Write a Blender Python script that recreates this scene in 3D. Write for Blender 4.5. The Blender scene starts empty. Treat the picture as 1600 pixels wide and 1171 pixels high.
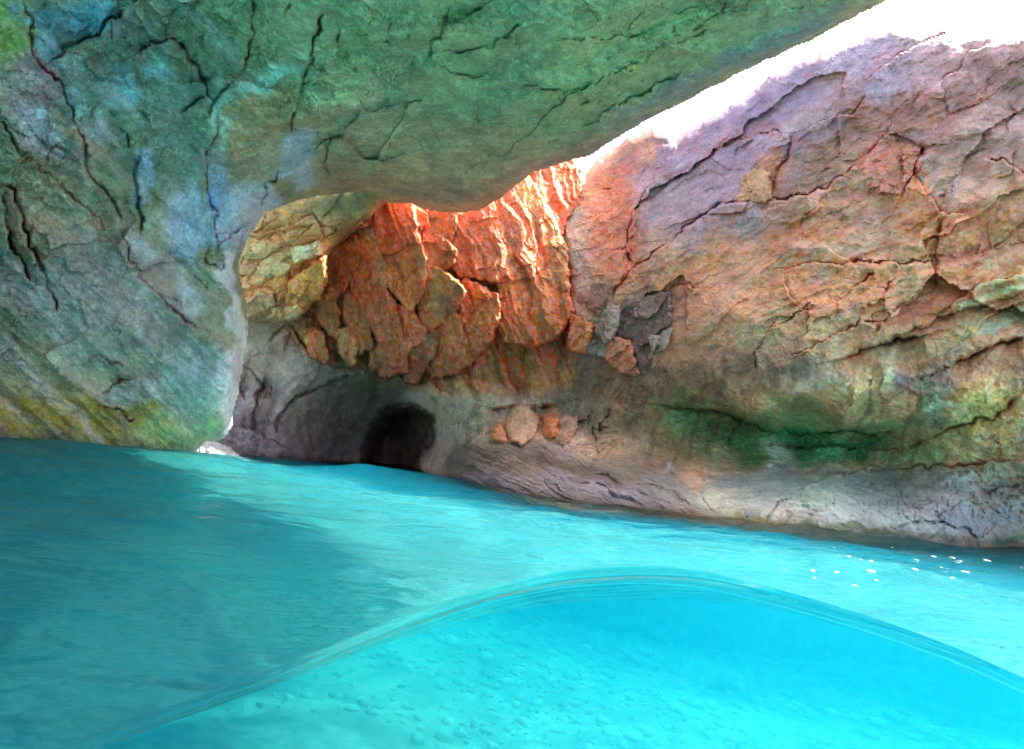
import bpy, math, random
import numpy as np

# ------------------------------------------------------------------ camera, light, exposure
scn = bpy.context.scene
COL = scn.collection
W0, H0, F = 1600.0, 1171.0, 950.0            # photo size and focal length in its pixels
PITCH, ROLL, CAM_H = math.radians(8.6), math.radians(6.0), 0.25
sp, cp, sr, cr = math.sin(PITCH), math.cos(PITCH), math.sin(ROLL), math.cos(ROLL)
AX = np.array([cr, -sp * sr, cp * sr])       # camera right in world
AY = np.array([-sr, -sp * cr, cp * cr])      # camera up in world
AZ = np.array([0.0, cp, sp])                 # camera forward in world
CAM = np.array([0.0, 0.0, CAM_H])

cam_data = bpy.data.cameras.new('camera')
cam = bpy.data.objects.new('camera', cam_data)
COL.objects.link(cam)
from mathutils import Matrix, Vector
M = Matrix(((AX[0], AY[0], -AZ[0], CAM[0]), (AX[1], AY[1], -AZ[1], CAM[1]),
            (AX[2], AY[2], -AZ[2], CAM[2]), (0, 0, 0, 1)))
cam.matrix_world = M
cam_data.sensor_fit = 'HORIZONTAL'
cam_data.sensor_width = 36.0
cam_data.lens = 36.0 * F / W0
cam_data.clip_start = 0.02
cam_data.clip_end = 3000.0
scn.camera = cam

SUN_AZ, SUN_EL = math.radians(67.0), math.radians(53.0)     # azimuth clockwise from +Y
world = bpy.data.worlds.new('World')
scn.world = world
world.use_nodes = True
wn, wl = world.node_tree.nodes, world.node_tree.links
bg = wn.get('Background') or wn.new('ShaderNodeBackground')
sky = wn.new('ShaderNodeTexSky')
sky.sky_type = 'NISHITA'
sky.sun_disc = False
sky.sun_elevation = SUN_EL
sky.sun_rotation = SUN_AZ
sky.dust_density = 4.0
sky.air_density = 0.6
sky.ozone_density = 0.5
wl.new(sky.outputs[0], bg.inputs[0])
bg.inputs[1].default_value = 0.15

sd = bpy.data.lights.new('sun', 'SUN')
sun = bpy.data.objects.new('sun', sd)
COL.objects.link(sun)
sd.energy = 4.5
sd.angle = math.radians(0.5)
sd.color = (1.0, 0.95, 0.87)
dvec = Vector((math.sin(SUN_AZ) * math.cos(SUN_EL), math.cos(SUN_AZ) * math.cos(SUN_EL), math.sin(SUN_EL)))
sun.rotation_euler = dvec.to_track_quat('Z', 'Y').to_euler()

scn.view_settings.view_transform = 'Standard'
scn.view_settings.look = 'None'
scn.view_settings.exposure = 2.12
scn.view_settings.gamma = 1.0
scn.view_settings.use_curve_mapping = False
scn.render.engine = 'CYCLES'
cy = scn.cycles
cy.max_bounces = 10
cy.diffuse_bounces = 5
cy.glossy_bounces = 4
cy.transmission_bounces = 8
cy.transparent_max_bounces = 10
cy.volume_bounces = 2
cy.use_denoising = True
cy.sample_clamp_indirect = 6.0
cy.caustics_reflective = True
cy.caustics_refractive = True

# ------------------------------------------------------------------ pixels and points
def pix(u, v, z):
    """photo pixel + forward distance -> world point(s)"""
    u, v, z = np.asarray(u, float), np.asarray(v, float), np.asarray(z, float)
    x = (u - W0 / 2) / F * z
    y = -(v - H0 / 2) / F * z
    return CAM + x[..., None] * AX + y[..., None] * AY + z[..., None] * AZ

def pix_on_plane(u, v, zw=0.0):
    x, y = (u - W0 / 2) / F, -(v - H0 / 2) / F
    d = x * AX + y * AY + AZ
    return CAM + d * (zw - CAM_H) / d[2]

# ------------------------------------------------------------------ noise
def _h(ix, iy, iz, seed):
    h = (ix.astype(np.uint32) * np.uint32(374761393)) ^ (iy.astype(np.uint32) * np.uint32(668265263)) \
        ^ (iz.astype(np.uint32) * np.uint32(2246822519)) ^ np.uint32((seed * 3266489917) & 0xffffffff)
    h = (h ^ (h >> np.uint32(15))) * np.uint32(2246822507)
    h = (h ^ (h >> np.uint32(13))) * np.uint32(3266489909)
    return h ^ (h >> np.uint32(16))

def noise3(P, seed=0):
    """gradient noise, about -1..1"""
    x, y, z = P[..., 0], P[..., 1], P[..., 2]
    fx, fy, fz = np.floor(x), np.floor(y), np.floor(z)
    ix, iy, iz = fx.astype(np.int64), fy.astype(np.int64), fz.astype(np.int64)
    x, y, z = x - fx, y - fy, z - fz
    u, v, w = x * x * x * (x * (x * 6 - 15) + 10), y * y * y * (y * (y * 6 - 15) + 10), z * z * z * (z * (z * 6 - 15) + 10)
    out = 0
    for dx in (0, 1):
        for dy in (0, 1):
            for dz in (0, 1):
                h = _h(ix + dx, iy + dy, iz + dz, seed)
                gx = ((h & np.uint32(1023)).astype(float) / 511.5 - 1)
                gy = (((h >> np.uint32(10)) & np.uint32(1023)).astype(float) / 511.5 - 1)
                gz = (((h >> np.uint32(20)) & np.uint32(1023)).astype(float) / 511.5 - 1)
                d = gx * (x - dx) + gy * (y - dy) + gz * (z - dz)
                wgt = (u if dx else 1 - u) * (v if dy else 1 - v) * (w if dz else 1 - w)
                out = out + wgt * d
    return out * 1.25

def fbm(P, octaves=4, seed=0, gain=0.5, lac=2.03):
    s, a = 0, 1.0
    for k in range(octaves):
        s = s + a * noise3(P * lac ** k + 17.3 * k, seed + k)
        a *= gain
    return s

def ridged(P, octaves=4, seed=0, gain=0.5):
    s, a = 0, 1.0
    for k in range(octaves):
        s = s + a * (1 - 2 * np.abs(noise3(P * 2.03 ** k + 9.1 * k, seed + k)))
        a *= gain
    return s

def vor2(x, y, seed=0):
    """2-D cells: (F1, F2, two random numbers of the cell, offset to its seed)"""
    fx, fy = np.floor(x).astype(np.int64), np.floor(y).astype(np.int64)
    f1 = np.full(x.shape, 9.0); f2 = np.full(x.shape, 9.0)
    ra = np.zeros(x.shape); rb = np.zeros(x.shape); ox = np.zeros(x.shape); oy = np.zeros(x.shape)
    zz = np.zeros_like(fx)
    for i in (-1, 0, 1):
        for j in (-1, 0, 1):
            h = _h(fx + i, fy + j, zz, seed)
            px = fx + i + (h & np.uint32(1023)) / 1023.0
            py = fy + j + ((h >> np.uint32(10)) & np.uint32(1023)) / 1023.0
            dx, dy = x - px, y - py
            d = np.sqrt(dx * dx + dy * dy)
            near = d < f1
            f2 = np.where(near, f1, np.minimum(f2, d))
            ra = np.where(near, ((h >> np.uint32(20)) & np.uint32(255)) / 255.0, ra)
            rb = np.where(near, ((h >> np.uint32(12)) & np.uint32(255)) / 255.0, rb)
            ox = np.where(near, dx, ox); oy = np.where(near, dy, oy)
            f1 = np.where(near, d, f1)
    return f1, f2, ra, rb, ox, oy

def sstep(a, b, x):
    t = np.clip((x - a) / (b - a), 0, 1)
    return t * t * (3 - 2 * t)

def sdf_poly(U, V, poly):
    """signed distance to a closed polygon, positive inside"""
    p = np.asarray(poly, float)
    d2 = np.full(U.shape, 1e18)
    inside = np.zeros(U.shape, bool)
    for (ax, ay), (bx, by) in zip(p, np.roll(p, -1, 0)):
        ex, ey = bx - ax, by - ay
        t = np.clip(((U - ax) * ex + (V - ay) * ey) / (ex * ex + ey * ey + 1e-9), 0, 1)
        d2 = np.minimum(d2, (U - ax - t * ex) ** 2 + (V - ay - t * ey) ** 2)
        if abs(by - ay) > 1e-9:
            c = ((ay > V) != (by > V)) & (U < ex * (V - ay) / ey + ax)
            inside ^= c
    return np.where(inside, 1, -1) * np.sqrt(d2)

def line_field(U, V, pts):
    """distance, side sign and position 0..1 along an open polyline"""
    p = np.asarray(pts, float)
    d2 = np.full(U.shape, 1e18); side = np.ones(U.shape); pos = np.zeros(U.shape)
    n = len(p) - 1
    for k in range(n):
        ax, ay = p[k]; bx, by = p[k + 1]
        ex, ey = bx - ax, by - ay
        t = np.clip(((U - ax) * ex + (V - ay) * ey) / (ex * ex + ey * ey + 1e-9), 0, 1)
        q = (U - ax - t * ex) ** 2 + (V - ay - t * ey) ** 2
        near = q < d2
        d2 = np.where(near, q, d2)
        side = np.where(near, np.sign(ex * (V - ay) - ey * (U - ax) + 1e-9), side)
        pos = np.where(near, (k + t) / n, pos)
    return np.sqrt(d2), side, pos

class Depth:
    """a smooth surface through control points (pixel, forward distance); planes stay planes"""
    def __init__(self, pts):
        p = np.asarray(pts, float)
        self.c = p[:, :2] / 400.0
        n = len(p)
        r = np.sqrt(((self.c[:, None] - self.c[None]) ** 2).sum(-1))
        K = self._k(r) + np.eye(n) * 0.02
        T = np.hstack([np.ones((n, 1)), self.c])
        A = np.block([[K, T], [T.T, np.zeros((3, 3))]])
        s = np.linalg.solve(A, np.concatenate([1 / p[:, 2], np.zeros(3)]))
        self.w, self.t = s[:n], s[n:]
    @staticmethod
    def _k(r):
        return r * r * np.log(r + 1e-6)
    def __call__(self, U, V):
        u, v = U / 400.0, V / 400.0
        s = self.t[0] + self.t[1] * u + self.t[2] * v
        for (a, b), w in zip(self.c, self.w):
            s = s + w * self._k(np.sqrt((u - a) ** 2 + (v - b) ** 2))
        return 1 / np.clip(s, 1 / 16.0, 1 / 1.6)

# ------------------------------------------------------------------ colour painting (base colours)
def lin(c):
    c = np.asarray(c, float) / 255.0
    return np.where(c <= 0.04045, c / 12.92, ((c + 0.055) / 1.055) ** 2.4)

def paint(C, U, V, strokes):
    """soft patches of mineral and algae colour, one of painted skylight: (cx, cy, rx, ry, angle, colour, strength)"""
    jag = fbm(np.stack([U / 26, V / 26, np.full(U.shape, 2.5)], -1), 4, 71, 0.62)
    for n_, (cx, cy, rx, ry, ang, col, st) in enumerate(strokes):
        a = math.radians(ang)
        x, y = U - cx, V - cy
        p = (x * math.cos(a) + y * math.sin(a)) / rx
        q = (-x * math.sin(a) + y * math.cos(a)) / ry
        w = st * (1 - sstep(0.40, 1.22, np.sqrt(p * p + q * q) + (0.30 if n_ % 2 else -0.30) * jag))
        C += (lin(col) - C) * w[:, None]
    return C

def paint_lines(C, U, V, strokes):
    for pts, wd, col, st in strokes:
        d, s, t = line_field(U, V, pts)
        w = st * (1 - sstep(0.4, 1.2, d / wd))
        C += (lin(col) - C) * w[:, None]
    return C

# ------------------------------------------------------------------ materials
def new_mat(name):
    m = bpy.data.materials.new(name)
    m.use_nodes = True
    nt = m.node_tree
    nt.nodes.clear()
    return m, nt, nt.nodes.new('ShaderNodeOutputMaterial')

def rock_material(name, rough=0.72, bump=0.35, scale=1.0, strata=(1, 1, 1), gain=1.0):
    m, nt, out = new_mat(name)
    N, L = nt.nodes, nt.links
    at = N.new('ShaderNodeAttribute'); at.attribute_name = 'tint'
    tc = N.new('ShaderNodeTexCoord')
    mp = N.new('ShaderNodeMapping'); mp.inputs['Scale'].default_value = strata
    L.new(tc.outputs['Object'], mp.inputs[0])
    def noise(s, det, rgh, dist=0.0, src=None):
        n = N.new('ShaderNodeTexNoise')
        n.inputs['Scale'].default_value = s * scale
        n.inputs['Detail'].default_value = det
        n.inputs['Roughness'].default_value = rgh
        n.inputs['Distortion'].default_value = dist
        L.new((src or mp).outputs[0], n.inputs['Vector'])
        return n
    def ramp(src, a, b, ca, cb):
        r = N.new('ShaderNodeMapRange')
        r.inputs[1].default_value, r.inputs[2].default_value = a, b
        r.inputs[3].default_value, r.inputs[4].default_value = ca, cb
        L.new(src, r.inputs[0])
        return r.outputs[0]
    def math_(op, a, b):
        k = N.new('ShaderNodeMath'); k.operation = op
        for i, v in enumerate((a, b)):
            if isinstance(v, (int, float)): k.inputs[i].default_value = v
            else: L.new(v, k.inputs[i])
        return k.outputs[0]
    n1 = noise(3.2, 9, 0.68, 0.6)
    n2 = noise(24, 7, 0.75)
    n3 = noise(95, 3, 0.7)
    vo = N.new('ShaderNodeTexVoronoi'); vo.feature = 'DISTANCE_TO_EDGE'
    wv = noise(5, 4, 0.6)
    mx = N.new('ShaderNodeMix'); mx.data_type = 'VECTOR'; mx.inputs[0].default_value = 0.16
    L.new(mp.outputs[0], mx.inputs[4]); L.new(wv.outputs['Color'], mx.inputs[5])
    L.new(mx.outputs[1], vo.inputs['Vector']); vo.inputs['Scale'].default_value = 4.2 * scale
    crack = ramp(vo.outputs['Distance'], 0.0, 0.035, 1.0, 0.0)
    cmask = ramp(noise(1.7, 3, 0.5).outputs[0], 0.47, 0.6, 0.0, 1.0)
    crack = math_('MULTIPLY', crack, cmask)
    # colour: tint varied by mottling, pale lichen flecks and dark mineral specks
    v1 = ramp(n1.outputs[0], 0.30, 0.70, 0.66, 1.34)
    v2 = ramp(n2.outputs[0], 0.32, 0.68, 0.70, 1.30)
    v3 = ramp(n3.outputs[0], 0.3, 0.7, 0.78, 1.22)
    val = math_('MULTIPLY', math_('MULTIPLY', v1, v2), math_('MULTIPLY', v3, gain))
    val = math_('MULTIPLY', val, math_('SUBTRACT', 1.0, math_('MULTIPLY', crack, 0.35)))
    hsv = N.new('ShaderNodeHueSaturation')
    L.new(ramp(noise(7, 5, 0.6).outputs[0], 0.3, 0.7, 0.489, 0.511), hsv.inputs['Hue'])
    L.new(ramp(noise(11, 5, 0.6).outputs[0], 0.3, 0.7, 0.78, 1.08), hsv.inputs['Saturation'])
    L.new(val, hsv.inputs['Value']); L.new(at.outputs['Color'], hsv.inputs['Color'])
    pale = N.new('ShaderNodeMix'); pale.data_type = 'RGBA'
    fl = math_('MULTIPLY', ramp(noise(14, 8, 0.8).outputs[0], 0.58, 0.70, 0.0, 0.5), ramp(noise(2.1, 3, 0.5).outputs[0], 0.45, 0.62, 0.0, 1.0))
    L.new(fl, pale.inputs[0]); L.new(hsv.outputs[0], pale.inputs[6]); pale.inputs[7].default_value = (0.36, 0.35, 0.33, 1)
    bs = N.new('ShaderNodeBsdfPrincipled')
    L.new(pale.outputs[2], bs.inputs['Base Color'])
    L.new(ramp(n2.outputs[0], 0.3, 0.7, rough - 0.14, min(1, rough + 0.16)), bs.inputs['Roughness'])
    bs.inputs['Specular IOR Level'].default_value = 0.35
    h = math_('ADD', math_('MULTIPLY', n1.outputs[0], 0.05), math_('MULTIPLY', n2.outputs[0], 0.022))
    h = math_('ADD', h, math_('MULTIPLY', n3.outputs[0], 0.006))
    h = math_('SUBTRACT', h, math_('MULTIPLY', crack, 0.012))
    bp = N.new('ShaderNodeBump'); bp.inputs['Strength'].default_value = bump; bp.inputs['Distance'].default_value = 1.0
    L.new(h, bp.inputs['Height']); L.new(bp.outputs[0], bs.inputs['Normal'])
    L.new(bs.outputs[0], out.inputs[0])
    return m

# ------------------------------------------------------------------ mesh helpers
def mesh_from(name, P, faces, tint=None, mat=None, parent=None, smooth=None, tint_max=0.62):
    if smooth is None: smooth = tint is None
    me = bpy.data.meshes.new(name)
    P = np.ascontiguousarray(P, np.float32); faces = np.ascontiguousarray(faces, np.int32)
    n = faces.shape[1]
    me.vertices.add(len(P)); me.vertices.foreach_set('co', P.ravel())
    me.loops.add(faces.size); me.loops.foreach_set('vertex_index', faces.ravel())
    me.polygons.add(len(faces))
    me.polygons.foreach_set('loop_start', np.arange(0, faces.size, n, dtype=np.int32))
    me.polygons.foreach_set('loop_total', np.full(len(faces), n, np.int32))
    me.polygons.foreach_set('use_smooth', np.full(len(faces), smooth, bool))
    me.update(calc_edges=True)
    if tint is not None:
        a = me.attributes.new('tint', 'FLOAT_COLOR', 'POINT')
        c = np.ones((len(P), 4), np.float32); c[:, :3] = tint / (1 + (tint / tint_max) ** 4) ** 0.25
        a.data.foreach_set('color', c.ravel())
    if mat: me.materials.append(mat)
    o = bpy.data.objects.new(name, me)
    COL.objects.link(o)
    if parent: adopt(o, parent)
    return o

def tag(o, label=None, cat=None, group=None, kind=None):
    for k, v in (('label', label), ('category', cat), ('group', group), ('kind', kind)):
        if v: o[k] = v
    return o

def thing(name, base, label, cat, group=None):
    o = bpy.data.objects.new(name, None)
    COL.objects.link(o)
    o.location = base
    o.empty_display_size = 0.3
    return tag(o, label, cat, group, 'thing')

def adopt(o, parent):
    o.parent = parent
    o.matrix_parent_inverse = Matrix.Translation(parent.location).inverted()
    return o

def split_parts(root, P, q, C, names, which, mat):
    for k, nm in enumerate(names):
        f = q[which == k]
        if len(f) == 0: continue
        used, inv = np.unique(f, return_inverse=True)
        adopt(mesh_from(nm, P[used], inv.reshape(-1, 4), C[used], mat), root)

def axis(lo, hi, flo, fhi, step, grow=1.12):
    """pixel coordinates: even inside [flo, fhi], widening outside"""
    a = list(np.arange(flo, fhi + step, step))
    s = step
    while a[0] > lo:
        s *= grow; a.insert(0, a[0] - s)
    s = step
    while a[-1] < hi:
        s *= grow; a.append(a[-1] + s)
    return np.array(a)

def warp(U, V, amp, size, seed):
    Q = np.stack([U / size, V / size, np.full(U.shape, seed * 3.7)], -1)
    return U + amp * fbm(Q, 3, seed), V + amp * fbm(Q + 31.7, 3, seed + 50)

def sheet(us, vs, poly, depth, relief, colour, rnd=18.0, R=0.25, fold=1.2, margin=7.0, wamp=5.0, wsize=40.0, seed=1, grow=0.0):
    """a rock surface over a pixel outline: rounded over and turned back behind its outline; returns points, faces, tints, U, V"""
    U, V = np.meshgrid(us, vs)
    Uw, Vw = warp(U, V, wamp, wsize, seed)
    e = sdf_poly(Uw, Vw, poly) + grow
    keep = e > -margin
    idx = np.full(U.shape, -1, np.int64)
    idx[keep] = np.arange(keep.sum())
    q = np.stack([idx[:-1, :-1], idx[1:, :-1], idx[1:, 1:], idx[:-1, 1:]], -1).reshape(-1, 4)
    q = q[(q >= 0).all(1)]
    u, v, e = U[keep], V[keep], e[keep]
    z = depth(u, v)
    P0 = pix(u, v, z)
    t = np.clip(1 - e / rnd, 0, 1)
    z = z + R * (1 - np.sqrt(np.clip(1 - t * t, 0, 1)))
    z = z + fold * np.clip(-e / margin, 0, 1)
    z = z - relief(u, v, P0, e)
    return pix(u, v, z), q, colour(u, v, P0), u, v

# ------------------------------------------------------------------ photo tracings (pixel coordinates)
def Z(ox, oy, s, pts):
    return [(ox + x / s, oy + y / s) for x, y in pts]
z1 = lambda *p: Z(0, 0, 2.928, p)
z2 = lambda *p: Z(400, 0, 2.928, p)
z3 = lambda *p: Z(860, 0, 2.162, p)
z4 = lambda *p: Z(0, 350, 2.928, p)
z5 = lambda *p: Z(340, 240, 2.662, p)
z6 = lambda *p: Z(340, 460, 2.667, p)
z7 = lambda *p: Z(860, 460, 2.162, p)
z8 = lambda *p: Z(700, 580, 4.0, p)
z9 = lambda *p: Z(1200, 380, 3.445, p)

def cut(U, V, items, seed=5, amp=4.0):
    amp = amp * 1.7
    """cracks (pts, width, depth) and ledges (pts, width, depth, rise on the right-hand side, reach)"""
    r = np.zeros(U.shape)
    Uw, Vw = warp(U, V, amp, 22.0, seed)
    for it in items:
        p = np.asarray(it[0]); pad = 12 + (it[4] * 3 if len(it) > 3 else it[1] * 3)
        m = (U > p[:, 0].min() - pad) & (U < p[:, 0].max() + pad) & (V > p[:, 1].min() - pad) & (V < p[:, 1].max() + pad)
        if not m.any(): continue
        d, s, t = line_field(Uw[m], Vw[m], it[0])
        taper = np.clip(np.minimum(t, 1 - t) * 6 + 0.25, 0, 1)
        wv = it[1] * (0.22 + 0.32 * np.abs(noise3(np.stack([Uw[m] / 35, Vw[m] / 35, np.full(m.sum(), 5.5)], -1), 88)))
        gate = 0.25 + 0.75 * sstep(-0.25, 0.30, noise3(np.stack([Uw[m] / 48, Vw[m] / 48, np.full(m.sum(), 9.5)], -1), 89))
        v = -it[2] * np.exp(-d / wv) * taper * 0.95 * gate
        if len(it) > 3:
            v += np.where(s > 0, it[3] * np.exp(-d / it[4]), 0) * taper * sstep(0, 1.5, d)
        r[m] += v
    return r

# ------------------------------------------------------------------ the roof and the big wall it springs from
ROOF_EDGE = [(275, 1040), (280, 900), (286, 760), (296, 716), (305, 696), (318, 685), (340, 682), (354, 668), (359, 645), (371, 580), (381, 520), (376, 470), (366, 430), (366, 408),
             (385, 365), (412, 326), (450, 310), (500, 300), (550, 294), (590, 300), (612, 311), (640, 311), (665, 320), (690, 326),
             (720, 327), (748, 322), (775, 308), (800, 286), (830, 264), (870, 251), (915, 237), (960, 211), (1000, 186), (1060, 156),
             (1110, 131), (1160, 105), (1210, 82), (1260, 59), (1300, 39), (1345, 15), (1380, -4), (1500, -70), (1750, -215), (2300, -520)]
roof_poly = ROOF_EDGE + [(2600, -1500), (-1500, -1500), (-1500, 1040)]
roof_depth = Depth([(0, 685, 6.2), (180, 697, 6.8), (300, 705, 7.1), (355, 705, 7.1), (365, 600, 6.95), (372, 500, 6.9), (368, 415, 7.0), (0, 400, 5.5), (200, 500, 6.4),
    (0, 150, 4.7), (200, 200, 5.5), (405, 335, 7.3), (330, 300, 6.6), (500, 300, 8.1), (600, 305, 8.5), (650, 314, 8.5), (740, 320, 8.2), (800, 290, 7.7), (905, 245, 7.1), (1100, 145, 6.0), (1380, 0, 4.7),
    (690, 0, 4.2), (1000, 0, 4.3), (300, 0, 4.4), (0, 0, 4.2), (0, -300, 3.2), (690, -300, 2.9), (1380, -300, 3.3), (-400, 400, 4.6),
    (500, 150, 5.4), (800, 150, 5.5), (-400, 690, 5.4), (-400, 0, 3.6), (-1000, 500, 3.6), (-800, -800, 2.2), (700, -900, 1.9), (2000, -900, 2.3),
    (300, 1000, 7.1), (0, 1000, 6.0), (-500, 1000, 5.2), (2000, -400, 3.2)])

roof_cracks = [
    (z1((990, 480), (1000, 560), (980, 640), (940, 700), (930, 800), (960, 900), (980, 1000), (990, 1150)), 6, 0.16, 0.08, 22),
    (z1((1100, 350), (1040, 400), (990, 470), (950, 420), (900, 300), (830, 220), (800, 190)), 6, 0.14, -0.06, 20),
    (z1((120, 10), (140, 140), (150, 260), (250, 360), (290, 430), (360, 560), (380, 680), (410, 820), (500, 900), (560, 1000)), 7, 0.14, 0.08, 30),
    (z1((230, 290), (300, 220), (420, 180), (500, 100), (620, 0)), 7, 0.15, 0.10, 26),
    (z1((630, 240), (720, 190), (810, 185)), 5, 0.12, 0.07, 20),
    (z1((490, 480), (520, 540), (560, 600), (600, 680)), 5, 0.12),
    (z1((640, 700), (620, 800), (640, 900), (650, 1080)), 6, 0.14, -0.06, 18),
    (z1((770, 650), (740, 720), (700, 760)), 5, 0.10),
    (z1((830, 500), (900, 470), (940, 440)), 5, 0.12, 0.06, 14),
    (z1((1150, 0), (1160, 100), (1140, 200), (1100, 330)), 6, 0.14, 0.07, 24),
    (z1((1310, 0), (1305, 120)), 3, 0.07),
    (z1((1480, 30), (1440, 160), (1420, 260), (1400, 360), (1370, 450), (1330, 560), (1320, 660), (1310, 760)), 5, 0.10, 0.03, 20),
    (z1((1550, 0), (1545, 180), (1540, 330)), 3, 0.06),
    (z1((1510, 600), (1490, 700), (1500, 800), (1480, 860)), 4, 0.10),
    (z1((980, 1140), (1070, 1050), (1150, 1040), (1190, 960), (1230, 840), (1300, 790)), 5, 0.10, 0.05, 18),
    (z1((0, 520), (80, 700), (200, 780), (300, 870), (420, 980), (530, 1100)), 5, 0.10, 0.06, 26),
    (z1((20, 350), (60, 480), (120, 560), (260, 730)), 3, 0.06),
    (z1((0, 850), (60, 870), (90, 960), (130, 1100), (160, 1171)), 8, 0.16, 0.10, 24),
    (z1((10, 900), (20, 1000), (50, 1100), (70, 1171)), 7, 0.13, 0.08, 16),
    (z4((30, 0), (60, 110), (110, 200), (150, 260)), 7, 0.13, 0.07, 16),
    (z4((100, 0), (150, 120), (190, 210), (230, 330), (250, 400)), 8, 0.15, 0.09, 26),
    (z4((550, 30), (590, 160), (660, 260), (740, 340), (800, 400), (870, 460), (920, 480)), 5, 0.10, 0.06, 24),
    (z4((780, 130), (860, 200), (940, 300)), 3, 0.06),
    (z4((940, 100), (950, 180), (1010, 200), (990, 60)), 4, 0.08),
    (z4((460, 780), (540, 720), (620, 700)), 5, 0.08, 0.05, 18),
    (z4((440, 830), (540, 860), (620, 900)), 5, 0.07, 0.05, 14),
    (z4((400, 640), (470, 610), (560, 640)), 5, 0.05, 0.05, 24),
    (z2((730, 240), (710, 380), (640, 550), (610, 660), (590, 790)), 4, 0.12, 0.04, 24),
    (z2((900, 0), (870, 100), (810, 200), (780, 290)), 5, 0.11, -0.05, 20),
    (z2((300, 0), (280, 150), (240, 280), (210, 470)), 4, 0.09),
    (z2((420, 0), (430, 160), (410, 340)), 3, 0.07),
    (z2((375, 60), (370, 330)), 3, 0.07),
    (z2((420, 130), (560, 190), (720, 240)), 4, 0.07, 0.03, 20),
    (z2((790, 280), (900, 340), (1000, 350), (1100, 340)), 4, 0.07, 0.05, 18),
    (z2((1120, 710), (1230, 620), (1320, 540), (1420, 450), (1581, 370)), 4, 0.11, 0.05, 26),
    (z2((860, 240), (1000, 230), (1120, 190), (1220, 100)), 4, 0.08, 0.04, 18),
    (z2((1220, 390), (1320, 400), (1400, 430)), 4, 0.08, 0.06, 14),
    (z2((1480, 560), (1540, 500), (1581, 450)), 4, 0.08),
    (z2((310, 860), (320, 700), (340, 620)), 4, 0.09),
    (z2((960, 800), (1000, 760), (1040, 760)), 6, 0.10, 0.06, 12),
    (z2((930, 850), (960, 810)), 3, 0.06),
    (z2((20, 650), (150, 660), (240, 650)), 3, 0.05),
    (z3((20, 330), (200, 260), (420, 150), (560, 90)), 4, 0.07, 0.04, 20),
    (z3((0, 140), (180, 130), (330, 120)), 4, 0.07, 0.05, 18),
    (z3((80, 440), (190, 380), (330, 300), (470, 230)), 4, 0.07, 0.05, 18),
    (z3((330, 0), (300, 60), (200, 130)), 4, 0.07),
    (z3((600, 0), (560, 50), (470, 100), (380, 190)), 4, 0.06, 0.04, 16),
]

def roof_relief(U, V, P, e):
    r = 0.20 * fbm(P * 0.55, 3, 11)
    r += 0.075 * ridged(P * 1.5, 4, 21) * (0.45 + 0.55 * sstep(-0.3, 0.4, noise3(P * 0.5, 77)))
    # lower wall: smooth, water-worn; upper roof: broken and pitted
    low = sstep(330, 560, V + 0.25 * (U - 200)) * (U < 420)
    brk = 1 - 0.8 * low
    Uw, Vw = warp(U, V, 22, 90, 3)
    f1, f2, ra, rb, ox, oy = vor2(Uw / 85 + 0.3 * Vw / 85, Vw / 60, 4)
    cell = (ra - 0.5) * 0.10 + (ox * (rb - 0.5) + oy * (ra - 0.5)) * 0.30
    r += brk * cell * sstep(-0.25, 0.35, noise3(P * 0.8, 15))
    f1, f2, ra, rb, ox, oy = vor2(Uw / 30, Vw / 24 - 0.3 * Uw / 30, 9)
    r += brk * ((ra - 0.5) * 0.035 + (ox * (rb - 0.5) + oy * (ra - 0.3)) * 0.12) * sstep(-0.1, 0.4, noise3(P * 1.3, 25))
    f1, f2, ra, rb, ox, oy = vor2(Uw / 11 + Vw / 40, Vw / 9, 19)
    r += (0.3 + 0.7 * brk) * ((ra - 0.5) * 0.014 + (ox * (rb - 0.5) + oy * (ra - 0.3)) * 0.05) * sstep(-0.2, 0.3, noise3(P * 1.9, 27))
    r += (0.35 + 0.65 * brk) * 0.034 * fbm(P * 6.5, 3, 31) + 0.014 * fbm(P * 17.0, 2, 41) + 0.008 * fbm(P * 42.0, 2, 43)
    # flutes running down the lower wall
    fl = np.stack([(V * 0.72 - U * 0.69) / 62, (U * 0.69 + V * 0.72) / 420, np.zeros(U.shape)], -1)
    lf = sstep(420, 330, U)
    r += (0.09 * low + 0.08 * lf) * fbm(fl, 2, 61) + 0.022 * (low + lf) * ridged(fl * 2.2, 2, 65)
    r += cut(U, V, roof_cracks, 6, 5.0) * (1 + 0.8 * sstep(560, 440, U))
    return r * sstep(-2, 26, e + 8)

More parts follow.
